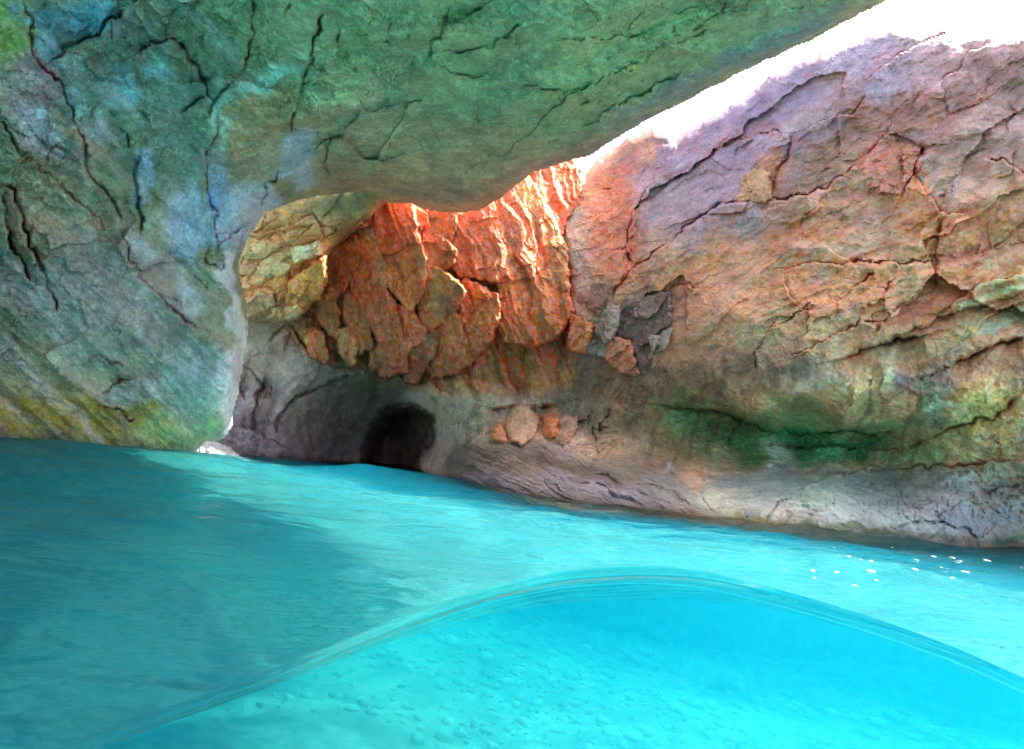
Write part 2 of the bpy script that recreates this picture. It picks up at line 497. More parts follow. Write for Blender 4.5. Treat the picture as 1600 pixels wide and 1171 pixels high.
roof_strokes = [
    (800, 100, 640, 260, 0, (88, 122, 92), 1.0), (180, 120, 240, 170, 10, (66, 104, 94), 0.9), (620, 90, 170, 120, 0, (96, 128, 88), 0.5),
    (980, 90, 240, 110, -25, (84, 118, 82), 0.8), (560, 170, 90, 80, 0, (112, 132, 104), 0.5), (680, 250, 190, 70, 0, (112, 122, 92), 0.7),
    (1150, 95, 300, 22, -27, (70, 100, 112), 0.55), (880, 255, 110, 26, -18, (86, 98, 96), 0.6),  # first stroke paints the sky's blue light along the roof edge
    (700, 300, 120, 24, 0, (92, 100, 84), 0.6), (510, 285, 120, 26, -8, (104, 106, 84), 0.7),
    (410, 195, 80, 70, 0, (126, 120, 82), 0.75), (440, 260, 60, 50, 0, (116, 132, 112), 0.6),
    (15, 55, 34, 80, 0, (92, 124, 62), 0.9), (45, 130, 60, 60, 20, (118, 112, 112), 0.95), (60, 205, 34, 62, -30, (138, 152, 162), 0.9),
    (110, 230, 40, 70, -35, (122, 124, 108), 0.8), (70, 330, 110, 90, 25, (120, 118, 92), 0.9), (160, 420, 130, 90, 35, (116, 122, 112), 0.9),
    (40, 430, 40, 90, 0, (112, 116, 90), 0.8), (110, 480, 120, 70, 20, (96, 118, 112), 0.8), (240, 490, 90, 90, 0, (112, 118, 108), 0.8),
    (230, 590, 180, 70, 0, (108, 128, 104), 0.85), (60, 600, 120, 60, 0, (112, 124, 88), 0.85), (110, 655, 260, 46, 3, (112, 112, 40), 1.0),
    (300, 665, 120, 44, 5, (104, 142, 92), 0.8), (310, 600, 60, 90, 0, (112, 146, 136), 0.75), (190, 610, 50, 26, -15, (128, 142, 138), 0.6),
    (75, 50, 34, 60, 10, (72, 128, 142), 0.9), (140, 28, 48, 40, 0, (66, 122, 138), 0.85), (252, 92, 28, 34, 20, (84, 148, 152), 0.9),
    (190, 145, 32, 50, -20, (80, 140, 150), 0.9), (122, 150, 18, 22, 0, (98, 142, 146), 0.8), (152, 208, 26, 30, 0, (122, 148, 158), 0.85),
    (232, 275, 16, 52, 12, (118, 152, 172), 0.9), (298, 350, 34, 72, -8, (128, 158, 180), 0.95), (322, 250, 22, 50, 10, (100, 128, 130), 0.6),
    (345, 300, 20, 60, 0, (98, 136, 172), 0.9), (372, 345, 40, 60, 35, (124, 160, 184), 0.95), (420, 122, 56, 20, -22, (104, 158, 148), 0.85),
    (345, 180, 12, 60, 0, (108, 160, 146), 0.8), (470, 245, 22, 40, 0, (108, 146, 168), 0.75), (455, 285, 30, 22, 0, (118, 158, 172), 0.7),
    (216, 395, 18, 34, -20, (124, 148, 150), 0.7), (294, 468, 26, 30, 20, (132, 160, 158), 0.7), (230, 470, 12, 32, -10, (146, 150, 150), 0.7),
    (302, 560, 10, 42, -8, (150, 160, 160), 0.6), (360, 430, 12, 50, -5, (160, 184, 190), 0.9), (372, 520, 15, 70, 0, (150, 186, 180), 0.85),
    (355, 620, 16, 90, 0, (134, 166, 172), 0.8), (130, 560, 60, 30, 0, (118, 146, 132), 0.6), (270, 60, 70, 40, 0, (76, 108, 82), 0.7),
    (350, 70, 90, 60, 0, (84, 112, 84), 0.7), (760, 60, 60, 70, 10, (92, 118, 84), 0.6), (470, 60, 70, 70, 0, (92, 126, 100), 0.6),
]
def roof_colour(U, V, P):
    Uw, Vw = warp(U, V, 26, 60, 8)
    C = np.tile(lin((98, 118, 92)), (len(U), 1))
    C = paint(C, Uw, Vw, roof_strokes)
    # broad change from browner to greener stone
    m = fbm(P * 1.6, 3, 91)
    C *= np.clip(1 + 0.30 * m[:, None] * np.array([1.0, 0.55, 0.2]), 0.5, 1.6)
    sw = (sstep(420, 320, U) * sstep(80, 240, V - 0.3 * U))[:, None]
    C *= np.array([2.8, 1.48, 1.5]) * (1 - sw) + np.array([1.85, 1.30, 1.36]) * sw
    sp_ = fbm(P * 9.0, 3, 95)
    fl = np.stack([(Vw * 0.72 - Uw * 0.69) / 34, (Uw * 0.69 + Vw * 0.72) / 260, np.zeros(U.shape)], -1)
    k = sstep(-0.05, 0.55, fbm(fl, 4, 97)) * sstep(440, 330, U) * 0.36
    C += (lin((150, 164, 168)) * np.array([1.9, 1.2, 1.2]) - C) * k[:, None]
    k = sstep(0.05, 0.6, fbm(fl + 7.7, 4, 98)) * sstep(440, 330, U) * 0.28
    C += (lin((104, 98, 78)) * np.array([1.9, 1.2, 1.1]) - C) * k[:, None]
    C *= np.clip(1 + 0.20 * sp_, 0.6, 1.4)[:, None]
    wet = sstep(0.16, 0.02, P[:, 2] + 0.08 * fbm(P * 3.0, 3, 99))
    C *= (1 - 0.45 * wet)[:, None]
    return C

ROCK_GAIN = 1.75
mat_roof = rock_material('roof_stone', 0.70, 0.55, 1.0, (1, 1, 1), ROCK_GAIN)
us = axis(-1500, 2600, -30, 1420, 2.4); vs = axis(-1500, 1040, -30, 740, 2.4)
P, q, C, Uq, Vq = sheet(us, vs, roof_poly, roof_depth, roof_relief, roof_colour, rnd=36, R=0.22, fold=0.2, margin=8, wamp=3.0, wsize=30, seed=2)
roof = thing('rock_overhang', (-4.5, 6.0, 0.0), 'green and blue-grey overhanging rock roof curving down into a wall at the water', 'cave roof')
fu, fv = warp(Uq[q].mean(1), Vq[q].mean(1), 10, 40, 23)
SIDE_WALL = [(-1600, -100), (30, -20), (46, 60), (62, 92), (98, 145), (124, 195), (132, 240), (172, 300), (192, 345), (235, 385), (300, 420), (345, 425), (366, 408), (420, 430), (420, 1200), (-1600, 1200)]
split_parts(roof, P, q, C, ('ceiling_and_added_slab', 'side_wall'), (sdf_poly(fu, fv, SIDE_WALL) > 0).astype(int), mat_roof)

# unseen rock slab added overhead so the water's lip reflects darker stone
ox_, oy_ = np.meshgrid(np.arange(-2.4, 2.6, 0.12), np.arange(-0.5, 2.6, 0.12))
oq = np.stack([ox_, oy_, np.zeros_like(ox_)], -1)
oz_ = 3.75 + 0.35 * fbm(oq * 0.5, 4, 701) - 0.25 * sstep(1.4, 2.6, oy_) + 0.5 * sstep(1.0, 2.6, ox_ + 0.35 * oy_) + 0.9 * sstep(0.5, -0.5, oy_) + 0.05 * ridged(oq * 1.8, 3, 705)
OP = np.stack([ox_, oy_, oz_], -1).reshape(-1, 3)
id_ = np.arange(ox_.size).reshape(ox_.shape)
OQ = np.stack([id_[:-1, :-1], id_[:-1, 1:], id_[1:, 1:], id_[1:, :-1]], -1).reshape(-1, 4)
mesh_from('ceiling_and_added_slab', OP, OQ, np.tile(lin((120, 122, 92)), (len(OP), 1)), mat_roof, roof)

# ------------------------------------------------------------------ far wall, orange buttress, tall cliff and shore ledge: one continuous rock surface cut into its masses
CLIFF_TOP = [(905, 262), (917, 278), (939, 256), (962, 238), (985, 219), (1022, 205), (1048, 209), (1056, 222), (1082, 206), (1110, 188), (1142, 170),
             (1175, 152), (1211, 120), (1258, 96), (1304, 77), (1350, 58), (1392, 43), (1433, 52), (1480, 41), (1503, 57), (1545, 48),
             (1600, 43), (1700, 30), (1850, 0), (2200, -60), (2700, -140)]
wall_poly = [(250, 150), (600, 120), (860, 120), (895, 200)] + CLIFF_TOP + [(2700, 1150), (250, 1150)]
wall_depth = Depth([
    (370, 720, 9.9), (500, 735, 10.2), (640, 740, 11.0), (700, 745, 8.8), (760, 762, 6.6), (800, 775, 5.8), (900, 785, 5.5), (1000, 795, 5.5), (1090, 806, 5.15),
    (1200, 818, 5.0), (1350, 835, 5.05), (1500, 848, 5.4), (1600, 857, 5.8), (2000, 900, 5.2), (2600, 900, 4.2),
    (400, 1050, 9.6), (640, 1050, 9.6), (900, 1100, 5.2), (1350, 1100, 4.8), (2000, 1100, 4.8),
    (760, 700, 8.3), (850, 700, 7.9), (900, 712, 7.5), (1000, 728, 6.9), (1090, 760, 6.0), (815, 665, 9.2),
    (1050, 690, 7.9), (1150, 697, 8.4), (1250, 700, 8.5), (1350, 705, 8.1), (1440, 716, 7.3), (1300, 780, 5.3), (1450, 785, 5.4), (1560, 768, 6.0), (1200, 765, 5.7),
    (1000, 615, 7.8), (1060, 630, 7.2), (1150, 600, 6.6), (1300, 610, 6.1), (1200, 648, 6.3), (1320, 658, 5.9), (1450, 652, 5.5), (1450, 600, 5.8), (1550, 650, 5.6), (1600, 600, 5.5),
    (950, 520, 8.8), (1050, 480, 8.2), (1200, 450, 7.3), (1400, 450, 6.4), (1600, 430, 5.9), (900, 400, 9.7), (920, 280, 10.6), (1050, 300, 9.4),
    (1050, 205, 10.3), (1200, 250, 8.6), (1130, 150, 9.9), (1240, 80, 9.3), (1380, 45, 8.7), (1500, 50, 8.0), (1600, 35, 7.5), (1400, 200, 7.7), (1600, 200, 6.8),
    (1500, 330, 6.6), (2000, 0, 6.0), (2000, 400, 5.0), (2000, 700, 4.8), (2600, 300, 4.0),
    (600, 330, 9.8), (650, 400, 9.5), (700, 500, 9.2), (780, 550, 9.0), (850, 450, 9.2), (830, 300, 10.0), (750, 250, 10.4), (520, 450, 10.2), (560, 560, 9.9),
    (850, 600, 8.8), (700, 600, 9.5), (600, 200, 10.6), (850, 180, 10.9), (400, 200, 10.8), (400, 400, 10.4),
    (400, 520, 10.2), (450, 600, 10.2), (550, 620, 10.4), (380, 650, 9.9), (650, 620, 10.0), (720, 690, 8.9), (745, 640, 8.9), (560, 690, 10.8), (610, 690, 11.2)])
HOLE = [(578, 668), (592, 645), (620, 632), (655, 634), (678, 652), (684, 672), (680, 692), (664, 712), (659, 730), (658, 760), (560, 760), (566, 700)]

wall_cracks = [
    # tall cliff, traced joints and ledges
    (z3((200, 1000), (290, 900), (400, 820), (500, 740), (570, 690), (640, 680), (720, 672), (800, 672), (880, 650), (945, 625)), 6, 0.16, 0.14, 26),
    (z3((945, 625), (1040, 560), (1120, 470), (1140, 440)), 5, 0.12, 0.10, 22),
    (z3((740, 920), (860, 895), (1000, 885), (1180, 892), (1290, 880)), 5, 0.14, 0.08, 24),
    (z3((830, 460), (800, 540), (770, 580), (745, 660)), 6, 0.14, -0.08, 24),
    (z3((680, 660), (690, 600), (720, 580), (740, 620), (735, 670)), 4, 0.08),
    (z3((270, 900), (260, 780), (290, 700), (420, 490)), 5, 0.10, 0.09, 26),
    (z3((290, 700), (430, 600), (600, 480), (760, 440), (830, 460)), 4, 0.08, 0.06, 20),
    (z3((830, 450), (940, 400), (1040, 370), (1060, 320)), 5, 0.12, 0.10, 20),
    (z3((430, 480), (560, 390), (700, 300), (860, 200), (980, 150)), 4, 0.08, 0.07, 20),
    (z3((840, 770), (860, 730), (930, 660)), 4, 0.08),
    (z3((840, 860), (850, 800), (840, 770)), 3, 0.06),
    (z3((1320, 740), (1310, 830), (1308, 900), (1300, 980)), 5, 0.12, -0.08, 22),
    (z3((1190, 660), (1220, 590), (1270, 640), (1320, 720), (1400, 720)), 5, 0.10, 0.08, 20),
    (z3((1270, 480), (1230, 580), (1190, 640)), 5, 0.10, -0.08, 22),
    (z3((1480, 540), (1530, 540), (1598, 590)), 6, 0.12, 0.08, 20),
    (z3((1060, 280), (1150, 200), (1240, 150), (1360, 100)), 4, 0.09, 0.08, 20),
    (z3((1060, 200), (1020, 170), (960, 160)), 4, 0.08),
    (z3((1130, 1090), (1170, 1040), (1290, 1020)), 4, 0.08),
    (z3((400, 970), (470, 960), (500, 980)), 4, 0.10, 0.05, 12),
    (z3((190, 850), (270, 830), (280, 860)), 4, 0.09, 0.05, 12),
    (z3((30, 560), (60, 660), (30, 740), (50, 900), (70, 1080)), 5, 0.14, -0.06, 22),
    (z3((90, 650), (200, 640), (210, 700)), 4, 0.08),
    (z7((120, 690), (520, 330), (560, 250)), 2, 0.0),
    (z7((700, 270), (690, 200), (740, 130), (760, 90)), 4, 0.10, 0.05, 20),
    (z9((90, 620), (230, 570), (400, 480), (500, 420), (620, 430)), 4, 0.10, 0.05, 14),
    (z9((370, 620), (480, 590), (600, 545), (700, 520), (840, 490)), 6, 0.20, -0.16, 40),
    (z9((580, 560), (720, 490), (900, 420), (1000, 370), (1130, 340), (1378, 260)), 5, 0.12, -0.08, 24),
    (z9((960, 670), (1100, 595), (1240, 545), (1378, 500)), 7, 0.18, -0.14, 34),
    (z9((970, 355), (1100, 240), (1250, 190), (1378, 165)), 4, 0.06, 0.12, 18),
    (z9((210, 510), (290, 450), (370, 400), (410, 450), (350, 510)), 4, 0.07),
    (z9((360, 380), (380, 320), (460, 250), (540, 190), (580, 150)), 4, 0.09, 0.05, 16),
    (z9((590, 470), (640, 380), (620, 280), (680, 180)), 4, 0.08, 0.05, 14),
    (z9((90, 190), (110, 260), (160, 330), (120, 340)), 4, 0.09, 0.05, 14),
    (z9((0, 480), (60, 440), (140, 390), (240, 340)), 4, 0.09, 0.06, 16),
    # brow above the green undercut and the undercut's back
    (z7((380, 375), (520, 385), (600, 400), (720, 450), (840, 465), (960, 460), (1100, 465), (1200, 440)), 9, 0.22, -0.22, 30),
    (z7((1200, 520), (1300, 470), (1400, 430), (1490, 415), (1600, 330)), 7, 0.16, -0.10, 24),
    (z7((710, 500), (830, 520), (950, 510), (1100, 530), (1190, 520)), 6, 0.12, 0.10, 18),
    (z7((1130, 600), (1250, 580), (1350, 585), (1480, 570), (1600, 560)), 6, 0.14, 0.10, 20),
    (z7((830, 660), (900, 630), (1000, 600), (1130, 590)), 5, 0.10, 0.12, 24),
    (z7((720, 770), (760, 720), (830, 670)), 5, 0.10, 0.04, 16),
    (z7((480, 620), (510, 690), (560, 740)), 5, 0.10, 0.05, 16),
    (z7((640, 700), (670, 770)), 4, 0.08),
    (z7((1110, 800), (1220, 770), (1330, 770), (1420, 800), (1440, 830)), 4, 0.10, -0.05, 14),
    (z7((1290, 760), (1400, 700), (1500, 730), (1560, 760)), 4, 0.06, 0.05, 14),
    (z7((1460, 680), (1500, 650), (1600, 640)), 9, 0.20, -0.10, 20),
    (z7((1520, 850), (1550, 790), (1530, 750)), 4, 0.07), (z7((1440, 840), (1500, 780), (1480, 740)), 4, 0.06),
    # far wall: long curved dark joints
    (z6((85, 285), (130, 310), (165, 350), (180, 380)), 4, 0.14), (z6((190, 345), (170, 420), (150, 500), (150, 560)), 7, 0.20, 0.06, 14),
    (z6((205, 350), (190, 430), (170, 520)), 4, 0.10),
    (z6((540, 345), (480, 360), (430, 390), (370, 405), (320, 430), (280, 475), (255, 530), (248, 570)), 5, 0.18, 0.10, 30),
    (z6((510, 505), (500, 540), (525, 565)), 5, 0.14), (z6((370, 535), (380, 580), (385, 620)), 4, 0.12),
    (z6((290, 110), (340, 190), (390, 260), (450, 290), (500, 300), (560, 310)), 6, 0.20, 0.10, 24),
    (z6((220, 190), (260, 150), (280, 130), (300, 170), (280, 230)), 5, 0.14),
    (z6((60, 540), (160, 570), (240, 620), (300, 660)), 5, 0.10, 0.08, 18),
    (z6((100, 380), (105, 440)), 4, 0.09), (z6((225, 390), (215, 430)), 5, 0.10), (z6((370, 370), (400, 330)), 3, 0.05),
    # orange buttress joints
    (z5((990, 240), (985, 330), (985, 440), (960, 490), (880, 470)), 7, 0.22, 0.10, 24),
    (z5((1440, 260), (1430, 330), (1445, 420), (1445, 560), (1460, 650), (1440, 760), (1460, 830)), 6, 0.20, -0.12, 26),
    (z5((1120, 520), (1200, 530), (1300, 505)), 4, 0.10, 0.05, 14),
    (z5((1010, 640), (1020, 560), (1090, 560)), 6, 0.16), (z5((700, 560), (790, 640), (830, 720), (910, 740)), 6, 0.16),
    (z5((580, 340), (570, 480), (560, 560), (600, 680), (700, 820), (780, 930)), 6, 0.18, 0.06, 20),
    (z5((470, 420), (450, 560), (500, 650), (500, 760), (540, 880)), 6, 0.18, 0.05, 18),
    (z5((385, 600), (400, 700), (380, 800), (450, 870)), 7, 0.18),
    (z5((780, 940), (850, 900), (900, 830), (910, 740), (1010, 640)), 7, 0.18, 0.05, 20),
    (z5((860, 930), (960, 920), (1060, 870), (1130, 780), (1170, 660)), 6, 0.16, 0.06, 20),
    (z5((600, 700), (640, 800), (720, 900)), 4, 0.10), (z5((520, 560), (560, 500), (640, 520)), 4, 0.09),
    # boulder niche above the ledge
    (z8((240, 230), (330, 240), (450, 215), (560, 240), (680, 210)), 9, 0.22, -0.10, 20),
    (z8((330, 340), (350, 400), (380, 450)), 6, 0.15), (z8((170, 340), (190, 430)), 5, 0.10), (z8((210, 360), (215, 430)), 5, 0.10),
    (z8((150, 440), (300, 460), (520, 540), (640, 600), (760, 640), (900, 660)), 4, 0.07, 0.06, 14),
    (z8((300, 520), (480, 580), (640, 640), (800, 700), (960, 720), (1100, 800)), 4, 0.08, 0.08, 14),
    (z8((570, 780), (620, 740), (580, 660)), 4, 0.07), (z8((880, 740), (960, 800), (1000, 830)), 3, 0.05), (z8((1060, 620), (1200, 700), (1290, 780)), 3, 0.05),
    (z8((540, 440), (640, 520), (720, 500), (830, 490)), 5, 0.10, 0.08, 12),
    (z8((940, 400), (970, 330), (1040, 200)), 5, 0.10), (z8((870, 260), (900, 380), (930, 560)), 5, 0.08, 0.05, 14),
    (z8((1400, 420), (1430, 520), (1390, 640), (1400, 720)), 6, 0.09, 0.05, 14),
]
BACK_POLY = [(200, 470), (385, 492), (430, 492), (470, 545), (545, 578), (600, 590), (660, 606), (705, 622), (728, 650), (712, 690), (690, 720), (694, 1300), (200, 1300)]
BUTT_POLY = [(200, 470), (385, 492), (430, 492), (470, 545), (545, 578), (600, 590), (660, 606), (705, 622), (760, 612), (850, 612), (898, 600), (886, 520), (893, 470), (880, 400), (884, 330), (905, 250), (895, 100), (200, 100)]
LEDGE_POLY = [(690, 720), (712, 690), (742, 690), (800, 693), (850, 702), (900, 714), (960, 716), (1020, 716), (1060, 735), (1090, 757), (1150, 752), (1200, 725), (1240, 742), (1300, 736),
              (1380, 730), (1440, 732), (1520, 728), (1600, 722), (1750, 740), (2700, 800), (2700, 1300), (694, 1300)]

def wall_relief(U, V, P, e):
    Uw, Vw = warp(U, V, 14, 50, 13)
    wb = sstep(-14, 14, sdf_poly(Uw, Vw, BACK_POLY))
    wd = sstep(-14, 14, sdf_poly(Uw, Vw, BUTT_POLY))
    wl_ = sstep(-10, 10, sdf_poly(Uw, Vw, LEDGE_POLY))
    we = np.clip(1 - wb - wd - wl_, 0, 1)
    r = 0.16 * fbm(P * 0.6, 3, 111) * (0.4 + 0.6 * we)
    r += 0.06 * ridged(P * 1.4, 4, 121) * (0.35 + 0.65 * np.maximum(we, wd))
    # tall cliff: strata climbing to the right, broken into facets
    a = math.radians(-33)
    s, t = Uw * math.cos(a) + Vw * math.sin(a), -Uw * math.sin(a) + Vw * math.cos(a)
    up = sstep(560, 470, V)
    f1, f2, ra, rb, ox, oy = vor2(s / 210, t / 78, 7)
    r += we * up * ((ra - 0.5) * 0.26 + oy * (rb - 0.4) * 0.38 + ox * (ra - 0.5) * 0.14)
    f1, f2, ra, rb, ox, oy = vor2(s / 52, t / 21, 17)
    fm = sstep(-0.35, 0.3, noise3(P * 0.9, 131))
    r += (we * (0.35 + 0.65 * up) + 0.5 * wl_) * fm * ((ra - 0.5) * 0.04 + oy * (rb - 0.35) * 0.09)
    f1, f2, ra, rb, ox, oy = vor2(s / 19, t / 8, 57)
    r += (0.8 * we + 0.5 * wl_ + 0.3 * wd) * sstep(-0.3, 0.3, noise3(P * 1.7, 133)) * ((ra - 0.5) * 0.010 + oy * (rb - 0.3) * 0.03 + ox * (ra - 0.5) * 0.015)
    st = np.stack([s / 130, t / 15, np.zeros(U.shape)], -1)
    r += we * up * 0.035 * ridged(st, 2, 141)
    # right-hand cliff head: lumpy
    lump = sstep(1380, 1480, U) * sstep(470, 380, V)
    f1, f2, ra, rb, ox, oy = vor2(Uw / 60 + Vw / 130, Vw / 55, 27)
    r += lump * (0.16 * (1 - f1) + 0.2 * ox * (ra - 0.5))
    # buttress: steep joints falling to the right
    a = math.radians(62)
    s, t = Uw * math.cos(a) + Vw * math.sin(a), -Uw * math.sin(a) + Vw * math.cos(a)
    f1, f2, ra, rb, ox, oy = vor2(s / 95, t / 34, 37)
    r += wd * sstep(930, 860, U) * ((ra - 0.6) * 0.18 + oy * (rb - 0.5) * 0.40 - 0.05 * np.exp(-(f2 - f1) / 0.05))
    vf = np.stack([(Uw - 0.35 * Vw) / 34, Vw / 260, np.zeros(U.shape)], -1)
    r += wd * (0.10 * (ridged(vf, 3, 71) - 1.1) * sstep(240, 330, V) - 0.14)
    f1, f2, ra, rb, ox, oy = vor2(s / 34, t / 13, 67)
    r += wd * ((ra - 0.5) * 0.03 + oy * (rb - 0.5) * 0.07)
    # lower cliff: fluted, honeycombed
    lo = sstep(540, 620, V) * we
    fl = np.stack([(Uw + 0.25 * Vw) / 26, Vw / 170, np.zeros(U.shape)], -1)
    r += lo * (0.06 * fbm(fl, 3, 151) + 0.05 * fbm(P * 4.5, 4, 161, 0.6) + 0.03 * ridged(P * 9.0, 3, 165))
    f1, f2, ra, rb, ox, oy = vor2(Uw / 24 + Vw / 90, Vw / 30, 77)
    r += lo * ((ra - 0.5) * 0.05 + (ox * (rb - 0.5) + oy * (ra - 0.4)) * 0.14) * sstep(-0.2, 0.3, noise3(P * 1.2, 137))
    # ledge: water-worn ribs dipping to the right, pitted bulge
    a = math.radians(20)
    s, t = Uw * math.cos(a) + Vw * math.sin(a), -Uw * math.sin(a) + Vw * math.cos(a)
    rb_ = np.stack([s / 110, t / 13, np.zeros(U.shape)], -1)
    r += wl_ * sstep(1130, 1050, U) * 0.085 * ridged(rb_, 3, 171)
    pit = wl_ * sstep(1180, 1260, U)
    f1, f2, ra, rb, ox, oy = vor2(Uw / 9.5, Vw / 8.0, 47)
    r += pit * sstep(830, 800, V) * (-0.045 * np.exp(-(f1 / 0.34) ** 2) * (ra > 0.35))
    r += pit * 0.05 * fbm(P * 3.0, 3, 181)
    # far wall: smooth sweeping ribs round the hole
    d = np.sqrt(((Uw - 650) / 1.5) ** 2 + (Vw - 690) ** 2)
    rb_ = np.stack([d / 17, np.arctan2(Vw - 690, Uw - 650) * 0.7, np.zeros(U.shape)], -1)
    r += wb * (0.05 * fbm(rb_, 3, 191) + 0.02 * fbm(P * 3.5, 3, 195))
    r += 0.016 * fbm(P * 6.5, 3, 201) * (1 - 0.5 * wb) + 0.009 * fbm(P * 17.0, 2, 211) + 0.005 * fbm(P * 42.0, 2, 215) * (1 - 0.6 * wb)
    r += cut(U, V, wall_cracks, 16, 4.0) * (1 + 0.7 * we)
    # the dark tunnel mouth
    h = sdf_poly(U + 0.3 * (Uw - U), V + 0.3 * (Vw - V), HOLE)
    w = np.clip((668 - U) / 60, 0, 1)
    r -= 3.4 * sstep(-3 - 3 * w, 7 + 24 * w, h + 5 * fbm(np.stack([U / 18, V / 18, np.zeros(U.shape)], -1), 3, 198)) + 1.5 * w * sstep(-150, 5, h)
    return r * sstep(-4, 26, e)

cliff_strokes = [
    (1150, 430, 300, 150, -20, (158, 122, 98), 0.9), (1120, 250, 190, 95, -33, (150, 134, 150), 0.95), (1240, 130, 200, 60, -30, (164, 152, 172), 0.95),
    (1420, 90, 230, 70, -10, (184, 174, 184), 0.95), (1560, 200, 110, 140, 0, (168, 154, 152), 0.9), (1020, 300, 50, 60, -40, (158, 140, 146), 0.8),
    (1250, 190, 70, 22, -25, (190, 176, 170), 0.8), (1310, 140, 46, 26, -20, (206, 192, 184), 0.7), (1100, 330, 70, 40, -40, (148, 132, 142), 0.8),
    (950, 345, 50, 95, 10, (172, 98, 66), 0.9), (925, 300, 30, 44, 0, (176, 108, 74), 0.8), (1005, 225, 26, 26, 0, (196, 142, 108), 0.8), (970, 410, 40, 46, 20, (170, 98, 68), 0.8),
    (1200, 265, 26, 46, 20, (176, 122, 78), 0.85), (1300, 260, 90, 32, -25, (150, 122, 90), 0.8), (1380, 250, 46, 44, -30, (192, 112, 84), 0.95),
    (1320, 330, 100, 42, -20, (182, 126, 96), 0.9), (1430, 290, 34, 70, 10, (188, 132, 96), 0.8), (1480, 290, 34, 46, 0, (158, 152, 152), 0.85),
    (1240, 380, 60, 30, -15, (176, 112, 72), 0.85), (1100, 410, 46, 30, -20, (166, 120, 76), 0.85), (1180, 350, 34, 26, 0, (142, 136, 140), 0.8),
    (1330, 385, 90, 16, -6, (178, 156, 142), 0.85), (1440, 400, 50, 34, 0, (150, 132, 114), 0.8), (1510, 375, 40, 46, 0, (178, 124, 104), 0.8), (1560, 400, 50, 40, -20, (184, 152, 142), 0.8),
    (1300, 440, 70, 40, 0, (182, 132, 92), 0.85), (1240, 450, 40, 50, 20, (172, 116, 84), 0.8), (1370, 440, 26, 50, 20, (182, 126, 76), 0.75), (1430, 450, 44, 50, 0, (142, 128, 108), 0.85),
    (1290, 515, 46, 30, -30, (160, 146, 116), 0.8), (1350, 520, 34, 18, -20, (184, 112, 86), 0.8), (1210, 510, 40, 40, 0, (150, 146, 118), 0.6),
    (1460, 470, 120, 20, -18, (172, 122, 116), 0.9), (1550, 510, 80, 22, -22, (140, 166, 160), 0.9), (1490, 530, 60, 18, -25, (160, 144, 108), 0.85), (1400, 545, 60, 22, -15, (128, 128, 104), 0.8),
    (1140, 500, 90, 50, -20, (170, 128, 104), 0.8), (1060, 460, 60, 40, 0, (172, 120, 92), 0.75), (1080, 520, 60, 46, 0, (160, 128, 104), 0.7), (1180, 540, 30, 46, -40, (142, 142, 116), 0.7),
    (960, 540, 80, 70, 0, (122, 100, 82), 0.75), (1000, 480, 40, 40, 0, (92, 84, 80), 0.8),
    (1000, 600, 220, 42, 3, (92, 80, 68), 0.95), (900, 590, 80, 60, 0, (96, 80, 64), 0.85), (840, 560, 60, 26, 0, (140, 112, 76), 0.5), (1200, 575, 110, 36, 10, (114, 98, 88), 0.85),
    (1280, 590, 46, 26, 0, (160, 138, 132), 0.8), (1240, 580, 40, 16, 0, (92, 84, 92), 0.7), (1340, 620, 46, 46, 0, (158, 140, 110), 0.9), (1390, 585, 16, 40, -8, (176, 168, 148), 0.8),
    (1415, 592, 22, 26, 0, (106, 100, 116), 0.8), (1470, 600, 42, 30, 0, (112, 104, 108), 0.9), (1450, 640, 40, 50, 30, (96, 122, 106), 0.85), (1540, 640, 50, 60, 30, (158, 140, 96), 0.9),
    (1585, 660, 40, 60, 20, (178, 142, 112), 0.9), (1590, 570, 40, 16, -10, (186, 128, 102), 0.8), (1510, 660, 16, 50, 55, (172, 158, 116), 0.7),
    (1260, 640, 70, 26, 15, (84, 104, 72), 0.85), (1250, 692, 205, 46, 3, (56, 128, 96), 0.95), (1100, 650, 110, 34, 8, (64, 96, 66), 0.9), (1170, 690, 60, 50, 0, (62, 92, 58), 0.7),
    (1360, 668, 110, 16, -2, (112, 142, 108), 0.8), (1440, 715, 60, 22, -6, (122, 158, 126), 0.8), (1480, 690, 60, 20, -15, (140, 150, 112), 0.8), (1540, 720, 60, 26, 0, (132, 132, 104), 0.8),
    (1045, 700, 40, 60, 0, (102, 94, 70), 0.8), (980, 690, 60, 46, 0, (112, 106, 92), 0.75), (1130, 720, 26, 30, 0, (152, 146, 130), 0.7), (960, 660, 100, 26, 0, (88, 82, 60), 0.85),
    (1070, 660, 40, 20, 10, (78, 124, 92), 0.7), (890, 640, 60, 26, 0, (92, 88, 70), 0.8), (760, 600, 70, 26, 0, (112, 84, 66), 0.8),
    (735, 660, 40, 60, -20, (130, 122, 86), 0.9), (780, 680, 70, 30, 0, (140, 116, 94), 0.7), (785, 680, 16, 20, 0, (192, 136, 80), 0.9), (860, 660, 20, 30, 0, (184, 112, 54), 0.9),
    (1215, 740, 30, 60, 0, (140, 158, 164), 0.8), (1050, 745, 8, 26, 10, (190, 200, 214), 0.8),
]
cliff_lines = [
    (z9((1030, 345), (1150, 300), (1260, 260), (1378, 225)), 5, (222, 206, 196), 0.8), (z9((1110, 240), (1250, 200), (1378, 180)), 4, (222, 206, 196), 0.7),
    (z9((690, 560), (650, 640), (640, 740)), 6, (186, 178, 158), 0.7), (z9((840, 900), (940, 860), (1040, 880)), 5, (150, 180, 158), 0.5),
    (z9((980, 980), (1130, 800), (1240, 700)), 8, (178, 158, 112), 0.6), (z7((1310, 590), (1330, 640), (1350, 680)), 4, (196, 200, 204), 0.7),
]
